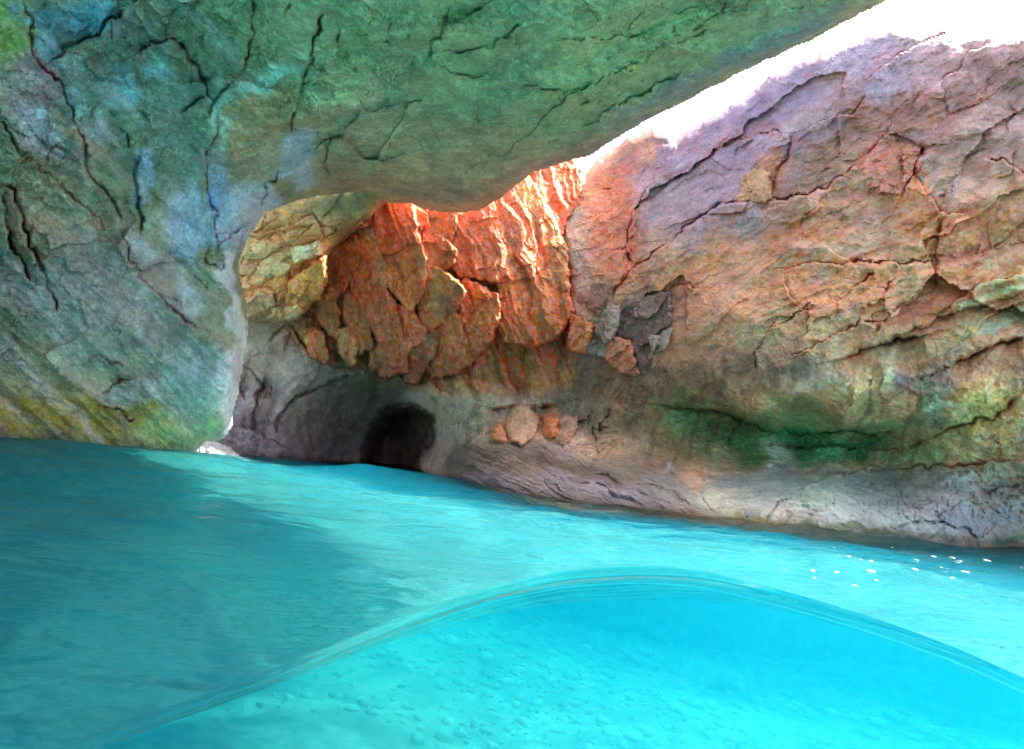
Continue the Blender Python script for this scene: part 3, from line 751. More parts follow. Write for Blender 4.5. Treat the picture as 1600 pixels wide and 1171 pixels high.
butt_strokes = [
    (700, 430, 260, 200, 0, (168, 104, 70), 1.0), (560, 480, 80, 130, 25, (146, 98, 66), 0.9), (500, 520, 50, 60, 0, (140, 116, 86), 0.8), (830, 400, 70, 100, 0, (172, 116, 82), 0.9),
    (790, 330, 50, 60, 0, (182, 112, 66), 0.8), (860, 350, 26, 90, -20, (176, 132, 108), 0.8), (845, 480, 44, 60, 0, (166, 124, 100), 0.85), (720, 580, 130, 26, 0, (104, 82, 64), 0.85),
    (820, 560, 60, 36, 0, (128, 106, 74), 0.8), (630, 560, 70, 40, 20, (116, 88, 68), 0.8), (540, 560, 40, 26, 0, (132, 120, 92), 0.8), (650, 490, 20, 90, -15, (198, 92, 56), 0.8),
    (720, 460, 18, 90, -10, (196, 96, 44), 0.7), (600, 420, 16, 80, -18, (150, 130, 128), 0.6), (620, 470, 14, 60, -20, (128, 88, 76), 0.7), (770, 520, 22, 60, 20, (190, 92, 46), 0.7),
    (440, 500, 60, 20, 20, (128, 114, 94), 0.8), (870, 560, 30, 50, 0, (122, 100, 80), 0.7), (890, 440, 16, 60, 0, (182, 112, 76), 0.7),
]
back_strokes = [
    (520, 620, 300, 160, 0, (124, 114, 106), 1.0), (420, 560, 60, 60, 0, (136, 124, 112), 0.8), (400, 680, 80, 40, 20, (126, 110, 112), 0.85), (470, 700, 90, 26, 10, (120, 106, 108), 0.8),
    (560, 640, 70, 60, 0, (104, 100, 92), 0.8), (640, 600, 80, 16, 8, (116, 108, 76), 0.85), (690, 640, 30, 40, -30, (122, 112, 80), 0.85), (700, 720, 40, 50, 0, (126, 108, 90), 0.85),
    (520, 560, 50, 20, 20, (126, 118, 94), 0.8), (540, 690, 60, 40, 0, (104, 102, 104), 0.7), (420, 620, 50, 40, 0, (132, 120, 114), 0.7),
]
vein = (44, 38, 36)
back_lines = [
    (z6((85, 285), (130, 310), (165, 350), (180, 380)), 2.2, vein, 0.64), (z6((195, 345), (175, 420), (155, 500), (150, 560)), 3.3, vein, 0.60),
    (z6((545, 345), (480, 360), (430, 390), (370, 405), (320, 430), (280, 475), (255, 530), (248, 570)), 2.5, vein, 0.68),
    (z6((510, 505), (500, 540), (525, 565)), 2.2, vein, 0.56), (z6((370, 535), (380, 580), (385, 620)), 1.7, vein, 0.56), (z6((100, 380), (105, 440)), 1.7, vein, 0.56),
    (z6((225, 390), (215, 430)), 2.2, vein, 0.56), (z6((220, 190), (260, 150), (280, 130), (300, 170), (280, 230)), 2.2, vein, 0.56), (z6((205, 480), (215, 550)), 1.7, vein, 0.48),
    (z6((290, 110), (340, 190), (390, 260), (450, 290), (500, 300), (560, 310)), 2.8, vein, 0.56), (z6((110, 500), (120, 530)), 1.7, vein, 0.48), (z6((120, 560), (180, 580), (250, 625)), 1.7, vein, 0.40),
]
ledge_strokes = [
    (880, 740, 240, 60, 10, (132, 114, 106), 1.0), (780, 755, 60, 20, 5, (144, 130, 142), 0.9), (880, 762, 60, 24, 10, (146, 132, 148), 0.9), (980, 775, 70, 20, 12, (152, 138, 158), 0.9),
    (1040, 770, 50, 30, 20, (138, 126, 134), 0.8), (870, 705, 60, 16, 10, (156, 142, 150), 0.6), (960, 715, 60, 30, 0, (134, 128, 120), 0.7), (900, 735, 120, 12, 14, (112, 92, 82), 0.6),
    (1350, 780, 330, 80, 5, (148, 152, 154), 1.0), (1130, 785, 50, 26, 15, (168, 164, 152), 0.85), (1160, 812, 90, 8, 6, (140, 130, 72), 0.8), (1220, 765, 50, 30, 0, (142, 152, 150), 0.7),
    (1280, 770, 60, 30, 0, (136, 154, 142), 0.7), (1460, 780, 60, 36, 0, (166, 152, 156), 0.85), (1500, 810, 80, 20, 5, (146, 142, 152), 0.85), (1560, 770, 50, 26, 0, (152, 130, 124), 0.8),
    (1350, 828, 160, 9, 5, (84, 92, 62), 0.8), (1580, 850, 40, 10, 0, (72, 112, 92), 0.8),
]
def wall_colour(U, V, P):
    Uw, Vw = warp(U, V, 20, 48, 18)
    Us, Vs = warp(U, V, 5, 18, 19)
    base = np.tile(lin((156, 124, 102)), (len(U), 1))
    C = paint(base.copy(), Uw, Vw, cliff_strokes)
    C = paint_lines(C, Us, Vs, cliff_lines)
    D = paint(base.copy(), Uw, Vw, butt_strokes)
    a = math.radians(72)
    s, t = Uw * math.cos(a) + Vw * math.sin(a), -Uw * math.sin(a) + Vw * math.cos(a)
    k = sstep(0.0, 0.5, fbm(np.stack([s / 120, t / 14, np.zeros(U.shape)], -1), 3, 301)) * sstep(640, 560, V) * 0.65
    D += (lin((202, 92, 46)) - D) * k[:, None]
    k = sstep(0.1, 0.5, fbm(np.stack([s / 90, t / 11, np.ones(U.shape)], -1), 3, 305)) * 0.5
    D += (lin((92, 74, 62)) - D) * k[:, None]
    D *= np.array([1.14, 0.78, 0.38])
    B = paint_lines(paint(base.copy(), Uw, Vw, back_strokes), Us, Vs, back_lines)
    G = paint(base.copy(), Uw, Vw, ledge_strokes)
    Ub, Vb = warp(U, V, 14, 50, 13)
    wb = sstep(-16, 16, sdf_poly(Ub, Vb, BACK_POLY))[:, None]
    wd = sstep(-16, 16, sdf_poly(Ub, Vb, BUTT_POLY))[:, None]
    wg = sstep(-16, 16, sdf_poly(Ub, Vb, LEDGE_POLY))[:, None]
    G *= (0.56 + 0.36 * sstep(1000, 1150, U))[:, None]
    G *= np.array([1.02, 0.98, 0.82])
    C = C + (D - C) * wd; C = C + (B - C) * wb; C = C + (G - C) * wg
    # iron staining in strata on the tall cliff
    a = math.radians(-33)
    s, t = Uw * math.cos(a) + Vw * math.sin(a), -Uw * math.sin(a) + Vw * math.cos(a)
    k = sstep(0.15, 0.6, fbm(np.stack([s / 160, t / 34, np.zeros(U.shape)], -1), 4, 311)) * sstep(560, 480, V) * 0.32 * (1 - wd[:, 0]) * (1 - wb[:, 0])
    C += (lin((190, 112, 78)) - C) * k[:, None]
    k = sstep(0.2, 0.6, fbm(np.stack([s / 130, t / 22, np.ones(U.shape)], -1), 4, 315)) * sstep(560, 480, V) * 0.40 * (1 - wd[:, 0]) * (1 - wb[:, 0])
    C += (lin((150, 142, 158)) - C) * k[:, None]
    # dark run-down stains on the lower cliff
    k = sstep(0.1, 0.5, fbm(np.stack([(Uw + 0.2 * Vw) / 17, Vw / 190, np.zeros(U.shape)], -1), 3, 321)) * sstep(520, 600, V) * sstep(760, 700, V) * 0.5
    C += (lin((74, 66, 56)) - C) * k[:, None]
    hd = sstep(420, 150, V + 0.12 * (U - 1200)) * sstep(900, 1000, U)  # cliff head darkened and de-blued in colour to offset its brighter skylight
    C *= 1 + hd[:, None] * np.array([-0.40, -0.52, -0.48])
    mid = (1 - hd) * sstep(880, 960, U) * (1 - wg[:, 0])
    C *= 1 + mid[:, None] * np.array([0.34, -0.02, -0.30])
    C *= 1 + 0.35 * (sstep(560, 620, V) * (1 - wg[:, 0]) * (1 - wb[:, 0]))[:, None]
    C *= np.clip(1 + 0.22 * fbm(P * 2.0, 3, 331), 0.6, 1.5)[:, None]
    C *= np.clip(1 + 0.20 * fbm(P * 9.0, 3, 335), 0.6, 1.4)[:, None]
    wet = sstep(0.12, 0.0, P[:, 2] + 0.06 * fbm(P * 3.0, 3, 337))
    C *= (1 - 0.5 * wet)[:, None]
    C *= 1 + wb * np.array([0.50, 0.25, 0.15])
    rt = (sstep(1350, 1480, U) * sstep(560, 420, V))[:, None]
    C *= 1 + rt * np.array([0.30, 0.0, -0.22])
    return C

us = axis(250, 2700, 330, 1630, 2.3); vs = axis(-170, 1150, -10, 870, 2.3)
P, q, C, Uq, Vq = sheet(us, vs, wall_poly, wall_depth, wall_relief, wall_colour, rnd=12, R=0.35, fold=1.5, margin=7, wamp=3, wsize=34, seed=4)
fu, fv = warp(Uq[q].mean(1), Vq[q].mean(1), 14, 50, 13)
in_b, in_d, in_l = (sdf_poly(fu, fv, p) > 0 for p in (BACK_POLY, BUTT_POLY, LEDGE_POLY))
reg = np.zeros(len(q), int)
reg[in_l] = 3; reg[in_d] = 2; reg[in_b] = 1
mat_wall = rock_material('wall_stone', 0.72, 0.5, 1.0, (1, 1, 1), ROCK_GAIN)
def mass(name, k, base, label, cat, names, polys):
    f = q[reg == k]
    root = thing(name, base, label, cat)
    a, b = fu[reg == k], fv[reg == k]
    which = np.zeros(len(f), int)
    for n, p in enumerate(polys):
        which[sdf_poly(a, b, p) > 0] = n + 1
    split_parts(root, P, f, C, names, which, mat_wall)
    return root
HEAD = [(890, 470), (950, 462), (990, 430), (1030, 395), (1090, 345), (1120, 320), (1155, 314), (1230, 311), (1297, 289), (1340, 258), (1390, 205), (1440, 180), (1500, 215), (1600, 245), (2800, 200), (2800, -400), (880, -400)]
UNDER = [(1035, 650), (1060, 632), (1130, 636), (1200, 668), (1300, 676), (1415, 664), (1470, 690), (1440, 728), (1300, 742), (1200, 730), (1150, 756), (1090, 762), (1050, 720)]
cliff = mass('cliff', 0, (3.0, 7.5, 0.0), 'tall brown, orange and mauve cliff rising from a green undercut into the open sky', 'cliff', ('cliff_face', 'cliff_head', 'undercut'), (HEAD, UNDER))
back_wall = mass('cave_wall', 1, (-2.5, 9.8, 0.0), 'smooth grey rock wall with dark curved veins around the small dark tunnel', 'cave wall', ('wall_face', 'tunnel_mouth'),
                 ([(562, 775), (566, 690), (580, 650), (615, 622), (660, 626), (690, 650), (692, 690), (672, 716), (668, 775)],))
buttress = mass('rock_buttress', 2, (-0.8, 9.5, 0.0), 'jointed orange-red rock buttress hanging above the grey tunnel wall', 'rock face', ('rock_face',), ())
ledge = mass('shore_ledge', 3, (2.0, 5.5, 0.0), 'low pale grey rock ledge with pits running along the waterline under the cliff', 'rock ledge', ('ribbed_shelf', 'pitted_bulge'),
             ([(1092, 600), (1092, 1400), (2800, 1400), (2800, 600)],))

# ------------------------------------------------------------------ single rocks: slabs, blocks and boulders standing proud of the walls
tan = None
mat_block = rock_material('block_stone', 0.70, 0.55, 1.25, (1, 1, 1), ROCK_GAIN)
rng = random.Random(7)
def block(name, poly, lift, tint, strokes=(), tilt=(0.0, 0.0), parent=None, depth=wall_depth, rnd=4.5, R=0.07, dome=0.0, fold=0.7, step=2.2,
          streak=None, rough=1.0, seed=None, wamp=4.5, grow=2.5):
    seed = seed or rng.randrange(1000)
    p = np.asarray(poly, float)
    (u0, v0), (u1, v1) = p.min(0) - 8, p.max(0) + 8
    cu, cv, w = (u0 + u1) / 2, (v0 + v1) / 2, max(u1 - u0, v1 - v0)
    def relief(U, V, Q, e):
        r = lift + (tilt[0] * (U - cu) + tilt[1] * (V - cv)) / w + dome * (1 - np.exp(-np.clip(e, 0, None) / (0.22 * w)))
        r += rough * (0.05 * fbm(Q * 2.2, 3, seed) + 0.03 * ridged(Q * 4.5, 3, seed + 9) + 0.012 * fbm(Q * 14, 2, seed + 5))
        if parent is buttress:
            Uf, Vf = warp(U, V, 14, 50, 13)
            r = r + 0.13 * (ridged(np.stack([(Uf - 0.35 * Vf) / 34, Vf / 260, np.zeros(U.shape)], -1), 3, 71) - 0.9)
        Ub_, Vb_ = warp(U, V, 8, 24, seed % 80 + 3)
        f1, f2, ra, rb, ox, oy = vor2(Ub_ / 30 + Vb_ / 60, Vb_ / 42, seed)
        r = r + rough * ((ra - 0.5) * 0.09 + (ox * (rb - 0.5) + oy * (ra - 0.5)) * 0.22)
        f1, f2, ra, rb, ox, oy = vor2(Ub_ / 11 + Vb_ / 40, Vb_ / 17, seed + 1)
        return r + rough * ((ra - 0.5) * 0.022 + (ox * (rb - 0.5) + oy * (ra - 0.5)) * 0.07 + 0.008 * fbm(Q * 42, 2, seed + 8))
    def colour(U, V, Q):
        Uw, Vw = warp(U, V, 9, 26, seed)
        Cc = np.tile(lin(tint), (len(U), 1))
        Cc = paint(Cc, Uw, Vw, strokes)
        if streak:
            col, ang, st = streak
            a = math.radians(ang)
            s, t = Uw * math.cos(a) + Vw * math.sin(a), -Uw * math.sin(a) + Vw * math.cos(a)
            k = st * sstep(-0.05, 0.45, fbm(np.stack([s / 70, t / 8, np.full(U.shape, seed * 1.3)], -1), 3, seed))
            Cc += (lin(col) - Cc) * k[:, None]
        if parent is buttress:
            Uf, Vf = warp(U, V, 20, 48, 18)
            a = math.radians(72)
            s_, t_ = Uf * math.cos(a) + Vf * math.sin(a), -Uf * math.sin(a) + Vf * math.cos(a)
            k = sstep(0.0, 0.5, fbm(np.stack([s_ / 120, t_ / 14, np.zeros(U.shape)], -1), 3, 301)) * 0.7
            Cc = Cc + (lin((214, 88, 30)) - Cc) * k[:, None]
            k = sstep(0.1, 0.5, fbm(np.stack([s_ / 90, t_ / 11, np.ones(U.shape)], -1), 3, 305)) * 0.6
            Cc = Cc + (lin((92, 70, 56)) - Cc) * k[:, None]
        Cc = Cc + (Cc.mean(0) * 0.5 + 0.5 * lin((168, 96, 60)) - Cc) * 0.35 if parent is buttress else Cc
        return (np.array([1.20, 0.82, 0.36]) if parent is buttress else np.array([1.42, 1.04, 0.86]) if parent is tan else np.array([0.98, 0.82, 0.70])) * Cc * np.clip(1 + 0.30 * fbm(Q * 5.0, 4, seed + 3), 0.55, 1.5)[:, None]
    lift = lift * (0.80 if parent is buttress else 0.7)
    Pb, qb, Cb, _, _ = sheet(np.arange(u0, u1 + step, step), np.arange(v0, v1 + step, step), poly, depth, relief, colour,
                             rnd=rnd, R=R, fold=fold, margin=5.0, wamp=wamp, wsize=11, grow=grow + (2.5 if parent is buttress else 0), seed=seed % 90 + 1)
    if name == 'sunlit_rock': Cb = Cb / np.array([0.98, 0.82, 0.70]) * 0.57
    return mesh_from(name, Pb, qb, Cb, mat_block, parent)

OR, RD, BR, GY, DK = (206, 86, 34), (194, 70, 36), (148, 92, 58), (132, 120, 116), (84, 76, 72)
slabs = [
    (z5((660, 215), (700, 190), (750, 172), (790, 176), (805, 215), (818, 290), (837, 368), (790, 375), (730, 410), (690, 405), (665, 330), (655, 270)), 0.42, OR, (), (0.1, 0.1), (RD, 84, 0.6)),
    (z5((703, 412), (740, 412), (790, 380), (838, 378), (860, 440), (866, 500), (842, 580), (802, 640), (760, 590), (715, 550), (698, 480)), 0.40, (200, 104, 56), ((760, 600, 30, 20, 0, RD, .6), (655, 410, 14, 30, 0, (168, 146, 132), .8)), (0.2, 0.1), ((186, 140, 96), 80, 0.5)),
    (z5((835, 305), (870, 320), (960, 375), (982, 400), (976, 450), (935, 485), (890, 475), (860, 430), (847, 370)), 0.30, BR, (), (0.15, 0.05), None),
    (z5((882, 235), (985, 235), (985, 280), (970, 362), (930, 350), (882, 310)), 0.22, (152, 94, 58), (), (0.05, -0.1), None),
    (z5((800, 218), (860, 255), (876, 300), (850, 305), (822, 290)), 0.24, (160, 92, 54), (), (0.1, 0.0), None),
    (z5((880, 480), (920, 488), (1000, 550), (1017, 575), (1000, 630), (940, 690), (880, 742), (850, 680), (840, 590), (860, 530)), 0.42, (180, 122, 76), ((700, 480, 26, 34, 40, DK, .9), (676, 460, 10, 26, 0, (150, 158, 160), .6), (665, 450, 10, 26, 10, OR, .7)), (0.35, -0.1), None),
    (z5((1030, 530), (1090, 560), (1160, 600), (1167, 680), (1130, 770), (1060, 850), (1030, 870), (1020, 760), (1010, 640), (1020, 580)), 0.40, (190, 100, 54), ((760, 470, 14, 20, 0, BR, .7), (735, 560, 20, 20, 0, DK, .8)), (0.3, -0.05), (RD, 86, 0.55)),
    (z5((970, 668), (1005, 690), (1030, 800), (1042, 862), (1000, 900), (900, 922), (878, 900), (900, 830), (910, 750)), 0.32, (176, 106, 60), ((700, 575, 30, 20, 0, DK, .8),), (0.15, -0.1), (OR, 82, 0.6)),
    (z5((738, 640), (800, 660), (860, 740), (872, 768), (800, 800), (785, 840), (760, 760), (735, 690)), 0.36, (204, 92, 62), (), (0.2, 0.0), ((176, 116, 90), 66, 0.5)),
    (z5((788, 802), (870, 768), (902, 742), (906, 800), (870, 880), (822, 945), (785, 940), (778, 850)), 0.30, (116, 90, 88), (), (0.15, -0.1), (DK, 110, 0.6)),
    (z5((590, 332), (640, 318), (660, 380), (690, 470), (702, 550), (650, 520), (620, 440), (600, 380)), 0.30, (154, 128, 124), (), (0.2, 0.0), (RD, 75, 0.5)),
    (z5((560, 482), (612, 442), (652, 530), (722, 600), (762, 760), (782, 905), (740, 902), (680, 780), (600, 640), (560, 560)), 0.30, (156, 86, 58), ((600, 500, 16, 60, -20, (120, 84, 72), .7),), (0.2, -0.05), ((196, 96, 62), 66, 0.5)),
    (z5((470, 420), (570, 350), (592, 420), (562, 480), (522, 560), (480, 600), (450, 520)), 0.28, (150, 86, 50), (), (0.15, 0.0), (OR, 120, 0.35)),
    (z5((420, 602), (470, 590), (502, 660), (492, 760), (450, 722), (420, 660)), 0.24, (146, 114, 88), (), (0.1, 0.0), None),
    (z5((540, 580), (600, 660), (640, 800), (600, 820), (560, 760), (530, 660)), 0.22, (146, 112, 86), (), (0.1, 0.0), (DK, 70, 0.4)),
    (z5((640, 800), (690, 800), (740, 905), (700, 925), (650, 880)), 0.18, (140, 108, 86), (), (0.1, 0.0), (DK, 60, 0.5)),
    (z5((398, 732), (430, 757), (452, 830), (440, 862), (400, 832), (374, 782), (380, 740)), 0.26, (178, 160, 136), (), (0.0, 0.0), None),
    (z5((510, 740), (550, 730), (580, 800), (560, 870), (520, 830)), 0.22, (162, 144, 118), (), (0.0, 0.0), None),
    (z5((990, 242), (1120, 212), (1210, 160), (1222, 152), (1300, 270), (1322, 400), (1310, 502), (1200, 530), (1120, 520), (1000, 500), (987, 470), (987, 400), (1000, 300)), 0.28, (166, 88, 44), ((740, 350, 40, 40, 0, OR, .6), (790, 390, 30, 40, 0, (150, 100, 70), .7)), (0.15, 0.1), ((196, 84, 36), 88, 0.6)),
    (z5((1180, 540), (1320, 512), (1442, 562), (1462, 650), (1400, 760), (1300, 792), (1200, 762), (1160, 700)), 0.40, (154, 100, 68), ((800, 470, 24, 30, 0, (188, 108, 72), .6), (850, 500, 30, 40, 0, (148, 116, 92), .6)), (0.15, 0.05), (OR, 95, 0.45)),
    (z5((1222, 150), (1282, 95), (1380, 260), (1440, 400), (1446, 560), (1340, 505), (1318, 300)), 0.34, (172, 122, 86), (), (0.3, 0.05), ((226, 202, 182), 62, 0.35)),
    (z5((1290, 92), (1420, 40), (1500, 70), (1500, 200), (1442, 260), (1430, 332), (1362, 222)), 0.15, (160, 84, 48), (), (0.0, 0.1), None),
]
for poly, lift, tint, strokes, tilt, streak in slabs:
    block('rock_slab', poly, lift, tint, strokes, (tilt[0] * 1.6, tilt[1] * 1.6), buttress, streak=streak, rough=0.5)
blocks = [
    (z7((235, 30), (400, 0), (402, 100), (335, 150), (325, 165), (230, 140), (215, 110)), 0.20, (112, 98, 90), (0.15, 0.0)),
    (z7((70, 75), (140, 95), (130, 160), (115, 192), (60, 182)), 0.28, (184, 108, 60), (0.2, 0.0)),
    (z7((150, 100), (190, 40), (232, 40), (226, 110), (190, 170), (150, 122)), 0.34, (146, 130, 116), (0.1, 0.0)),
    (z7((200, 145), (270, 160), (296, 272), (240, 262), (188, 220)), 0.30, (180, 116, 88), (0.15, 0.0)),
    (z7((335, 145), (407, 125), (386, 182), (345, 197)), 0.28, (164, 152, 146), (0.1, -0.1)),
    (z7((276, 165), (326, 170), (350, 202), (320, 272), (300, 267)), 0.18, (120, 104, 94), (0.1, 0.0)),
    (z7((130, 170), (182, 140), (192, 182), (180, 212), (118, 197)), 0.18, (128, 118, 110), (0.1, 0.0)),
    (z3((90, 930), (200, 960), (210, 1040), (160, 1060), (90, 1020)), 0.22, (140, 104, 82), (0.1, 0.0)),
    (z3((640, 680), (650, 600), (690, 575), (735, 585), (740, 660), (730, 680)), 0.20, (176, 132, 92), (0.0, 0.0)),
    (z3((960, 560), (1080, 520), (1200, 480), (1250, 500), (1210, 600), (1180, 660), (1080, 640), (1000, 600)), 0.18, (188, 120, 90), (0.1, 0.1)),
    (z3((1240, 570), (1310, 540), (1380, 570), (1370, 680), (1330, 710), (1270, 650)), 0.22, (160, 152, 150), (0.0, 0.0)),
    (z3((1330, 740), (1470, 730), (1480, 800), (1440, 880), (1370, 890), (1330, 830)), 0.16, (200, 126, 106), (0.1, 0.0)),
    (z3((1410, 370), (1450, 340), (1510, 380), (1500, 460), (1430, 480), (1400, 430)), 0.22, (150, 158, 172), (0.0, 0.0)),
]
for poly, lift, tint, tilt in blocks:
    block('rock_block', poly, lift, tint, (), tilt, cliff)

# boulders lodged in the niche over the ledge
for poly, lift, tint, label in (
    (z8((375, 300), (400, 250), (450, 222), (510, 235), (550, 290), (555, 360), (520, 420), (460, 460), (400, 440), (370, 380)), 0.52, (160, 132, 106), 'rounded pale tan boulder wedged in the niche above the ledge'),
    (z8((600, 285), (640, 275), (690, 300), (690, 390), (650, 420), (600, 400)), 0.44, (168, 100, 52), 'rusty orange boulder beside the rounded pale boulder in the niche'),
    (z8((690, 330), (730, 285), (800, 290), (810, 360), (770, 420), (720, 455), (680, 430)), 0.46, (138, 114, 96), 'grey-tan boulder next to the rusty orange one in the niche'),
    (z8((270, 370), (320, 330), (350, 380), (370, 445), (310, 445), (270, 430)), 0.42, (156, 110, 72), 'small orange-tan stone at the foot of the rounded pale boulder')):
    tag(block('boulder', poly, lift, tint, (), (0, 0), None, dome=0.12, rnd=12, R=0.2, rough=0.5), label, 'boulder', 'boulders in the niche')

# ------------------------------------------------------------------ tan rock hanging behind the wall's edge, under the roof
tan_depth = Depth([(370, 320, 8.3), (600, 300, 8.9), (480, 330, 8.7), (450, 420, 8.9), (380, 480, 9.2), (500, 440, 9.2), (560, 345, 8.7), (430, 495, 9.4), (330, 400, 8.9), (640, 300, 8.6), (330, 520, 9.6)])
TAN_POLY = [(340, 270), (640, 260), (622, 300), (602, 316), (585, 330), (560, 352), (532, 372), (510, 396), (508, 420), (498, 455), (470, 480), (440, 494), (410, 500), (380, 498), (340, 500)]
tan_cracks = [
    (z5((190, 330), (290, 300), (400, 250), (430, 300), (520, 330), (600, 310)), 5, 0.12, 0.06, 16), (z5((440, 270), (500, 200), (520, 170)), 4, 0.10),
    (z5((90, 460), (180, 440), (260, 400), (330, 400), (440, 370)), 5, 0.10, 0.08, 14), (z5((290, 610), (300, 520), (290, 470)), 5, 0.14, 0.06, 12),
    (z5((100, 540), (180, 520), (280, 500)), 4, 0.09, 0.06, 12), (z5((300, 350), (350, 340), (440, 350)), 4, 0.10, 0.08, 12), (z5((150, 380), (260, 360), (300, 300)), 4, 0.08, 0.05, 12),
    (z5((380, 330), (420, 360), (440, 350)), 4, 0.08), (z5((110, 600), (220, 640), (320, 640)), 4, 0.09, 0.05, 10)]
def tan_relief(U, V, Q, e):
    r = 0.10 * fbm(Q * 1.1, 3, 401) + 0.05 * ridged(Q * 2.5, 3, 405) + 0.02 * fbm(Q * 8, 3, 409)
    Uw, Vw = warp(U, V, 8, 30, 41)
    a = math.radians(-24)
    s, t = Uw * math.cos(a) + Vw * math.sin(a), -Uw * math.sin(a) + Vw * math.cos(a)
    f1, f2, ra, rb, ox, oy = vor2(s / 44, t / 19, 43)
    return r + sstep(320, 370, V) * ((ra - 0.5) * 0.12 + oy * (rb - 0.4) * 0.30 - 0.06 * np.exp(-((f2 - f1) / 0.10) ** 2)) + cut(U, V, tan_cracks, 44, 3)
def tan_colour(U, V, Q):
    Uw, Vw = warp(U, V, 14, 34, 45)
    Cc = np.tile(lin((172, 138, 94)), (len(U), 1))
    Cc = paint(Cc, Uw, Vw, [(520, 310, 130, 34, -10, (112, 114, 82), 0.95), (430, 340, 50, 24, -20, (140, 124, 86), 0.8), (420, 395, 60, 24, -15, (178, 156, 118), 0.7), (480, 395, 30, 10, -10, (196, 184, 156), 0.7),
                            (400, 450, 60, 30, 0, (178, 132, 88), 0.8), (470, 430, 40, 34, 0, (186, 126, 64), 0.85), (540, 350, 50, 20, -30, (118, 112, 76), 0.7), (420, 480, 60, 16, 0, (176, 146, 106), 0.7)])
    return Cc * np.array([1.42, 1.04, 0.86]) * np.clip(1 + 0.3 * fbm(Q * 4, 4, 411), 0.5, 1.5)[:, None]
P, q, C, _, _ = sheet(np.arange(330, 650, 2.2), np.arange(255, 515, 2.2), TAN_POLY, tan_depth, tan_relief, tan_colour, rnd=22, R=0.45, fold=1.0, margin=7, wamp=4, wsize=18, seed=46)
tan = thing('hanging_rock', (-2.9, 9.0, 1.8), 'tan layered rock hanging under the roof behind the blue-grey wall edge', 'rock face')
mesh_from('rock_face', P, q, C, mat_wall, tan)
for poly, lift, tint in (
    (z4((1325, 270), (1400, 215), (1480, 158), (1488, 240), (1445, 330), (1385, 382), (1318, 360)), 0.45, (206, 128, 62)),
    (z4((1178, 312), (1240, 318), (1252, 370), (1195, 402), (1158, 362)), 0.30, (190, 154, 122)),
    (z4((1100, 350), (1160, 330), (1190, 410), (1130, 432), (1112, 400)), 0.25, (184, 146, 110)),
    (z4((1250, 392), (1360, 370), (1382, 400), (1320, 432), (1230, 425)), 0.28, (178, 146, 104)),
    (z4((1265, 225), (1312, 258), (1315, 330), (1270, 352), (1248, 290)), 0.26, (184, 134, 74)),
    (z4((1340, 112), (1472, 88), (1455, 140), (1350, 172)), 0.30, (204, 186, 152)),
    (z4((1180, 205), (1250, 180), (1330, 190), (1290, 230), (1200, 240)), 0.24, (190, 162, 122)),
    (z4((1120, 110), (1210, 80), (1280, 100), (1220, 140), (1130, 160)), 0.20, (168, 148, 108))):
    block('rock_block', poly, lift, tint, (), (0.1, 0.0), tan, depth=tan_depth, rnd=8)

# ------------------------------------------------------------------ white sunlit rock at the wall's foot
sr_depth = Depth([(290, 690, 8.75), (385, 690, 8.8), (290, 760, 8.55), (385, 760, 8.6)])
rock = block('sunlit_rock', [(280, 716), (290, 696), (310, 686), (330, 692), (348, 701), (364, 712), (378, 722), (390, 790), (280, 790)], 1.6, (240, 234, 222), (), (0.0, 0.35), None,
             depth=sr_depth, rnd=14, R=0.3, dome=0.1, rough=0.4, seed=77)
tag(rock, 'white sunlit rock poking out of the water at the foot of the blue-grey wall', 'rock')

# ------------------------------------------------------------------ sea: one body of water with a steep wavelet rising in front of the lens
crest_pix = [(-200, 1330), (0, 1215), (100, 1171), (250, 1112), (400, 1058), (520, 1011), (640, 962), (760, 920), (880, 893), (1000, 885), (1090, 890), (1170, 908), (1280, 938), (1390, 972), (1500, 1012), (1600, 1056), (1800, 1150)]
YC = 0.5
cx_, cz_ = [], []
for u, v in crest_pix:
    d = (u - 800) / F * AX - (v - H0 / 2) / F * AY + AZ
    t = YC / d[1]
    cx_.append(t * d[0]); cz_.append(CAM_H + t * d[2])
cx_ = [-3.0, -1.2] + cx_ + [1.4, 3.0]; cz_ = [-0.05, -0.10] + cz_ + [0.0, 0.0]
xf_ = np.linspace(-3, 3, 2401); zf_ = np.interp(xf_, cx_, cz_)
kr_ = np.exp(-(np.arange(-24, 25) / 9.0) ** 2); kr_ /= kr_.sum()
cz_ = np.convolve(np.pad(zf_, 24, mode='edge'), kr_, mode='valid'); cx_ = xf_

def sea_waves(x, y):
    r = np.sqrt(x * x + y * y)
    Q = np.stack([x * 0.75, y * 1.0, np.zeros_like(x)], -1)
    h = 0.06 * fbm(Q * 0.62, 2, 501)
    h = h + 0.030 * fbm(Q * np.array([0.9, 1.7, 1]), 3, 505) * sstep(1.2, 3.5, r)
    h = h + 0.028 * fbm(Q * np.array([3.2, 5.5, 1]), 3, 509) * sstep(1.2, 4.0, r)
    # swell lumps seen along the far waterline
    for bx, by, sx, sy, a in ((-1.25, 6.4, 0.7, 0.7, 0.105), (0.3, 5.0, 0.6, 0.6, -0.03), (-3.4, 5.2, 1.3, 0.9, 0.03)):
        h = h + a * np.exp(-((x - bx) / sx) ** 2 - ((y - by) / sy) ** 2)
    return h

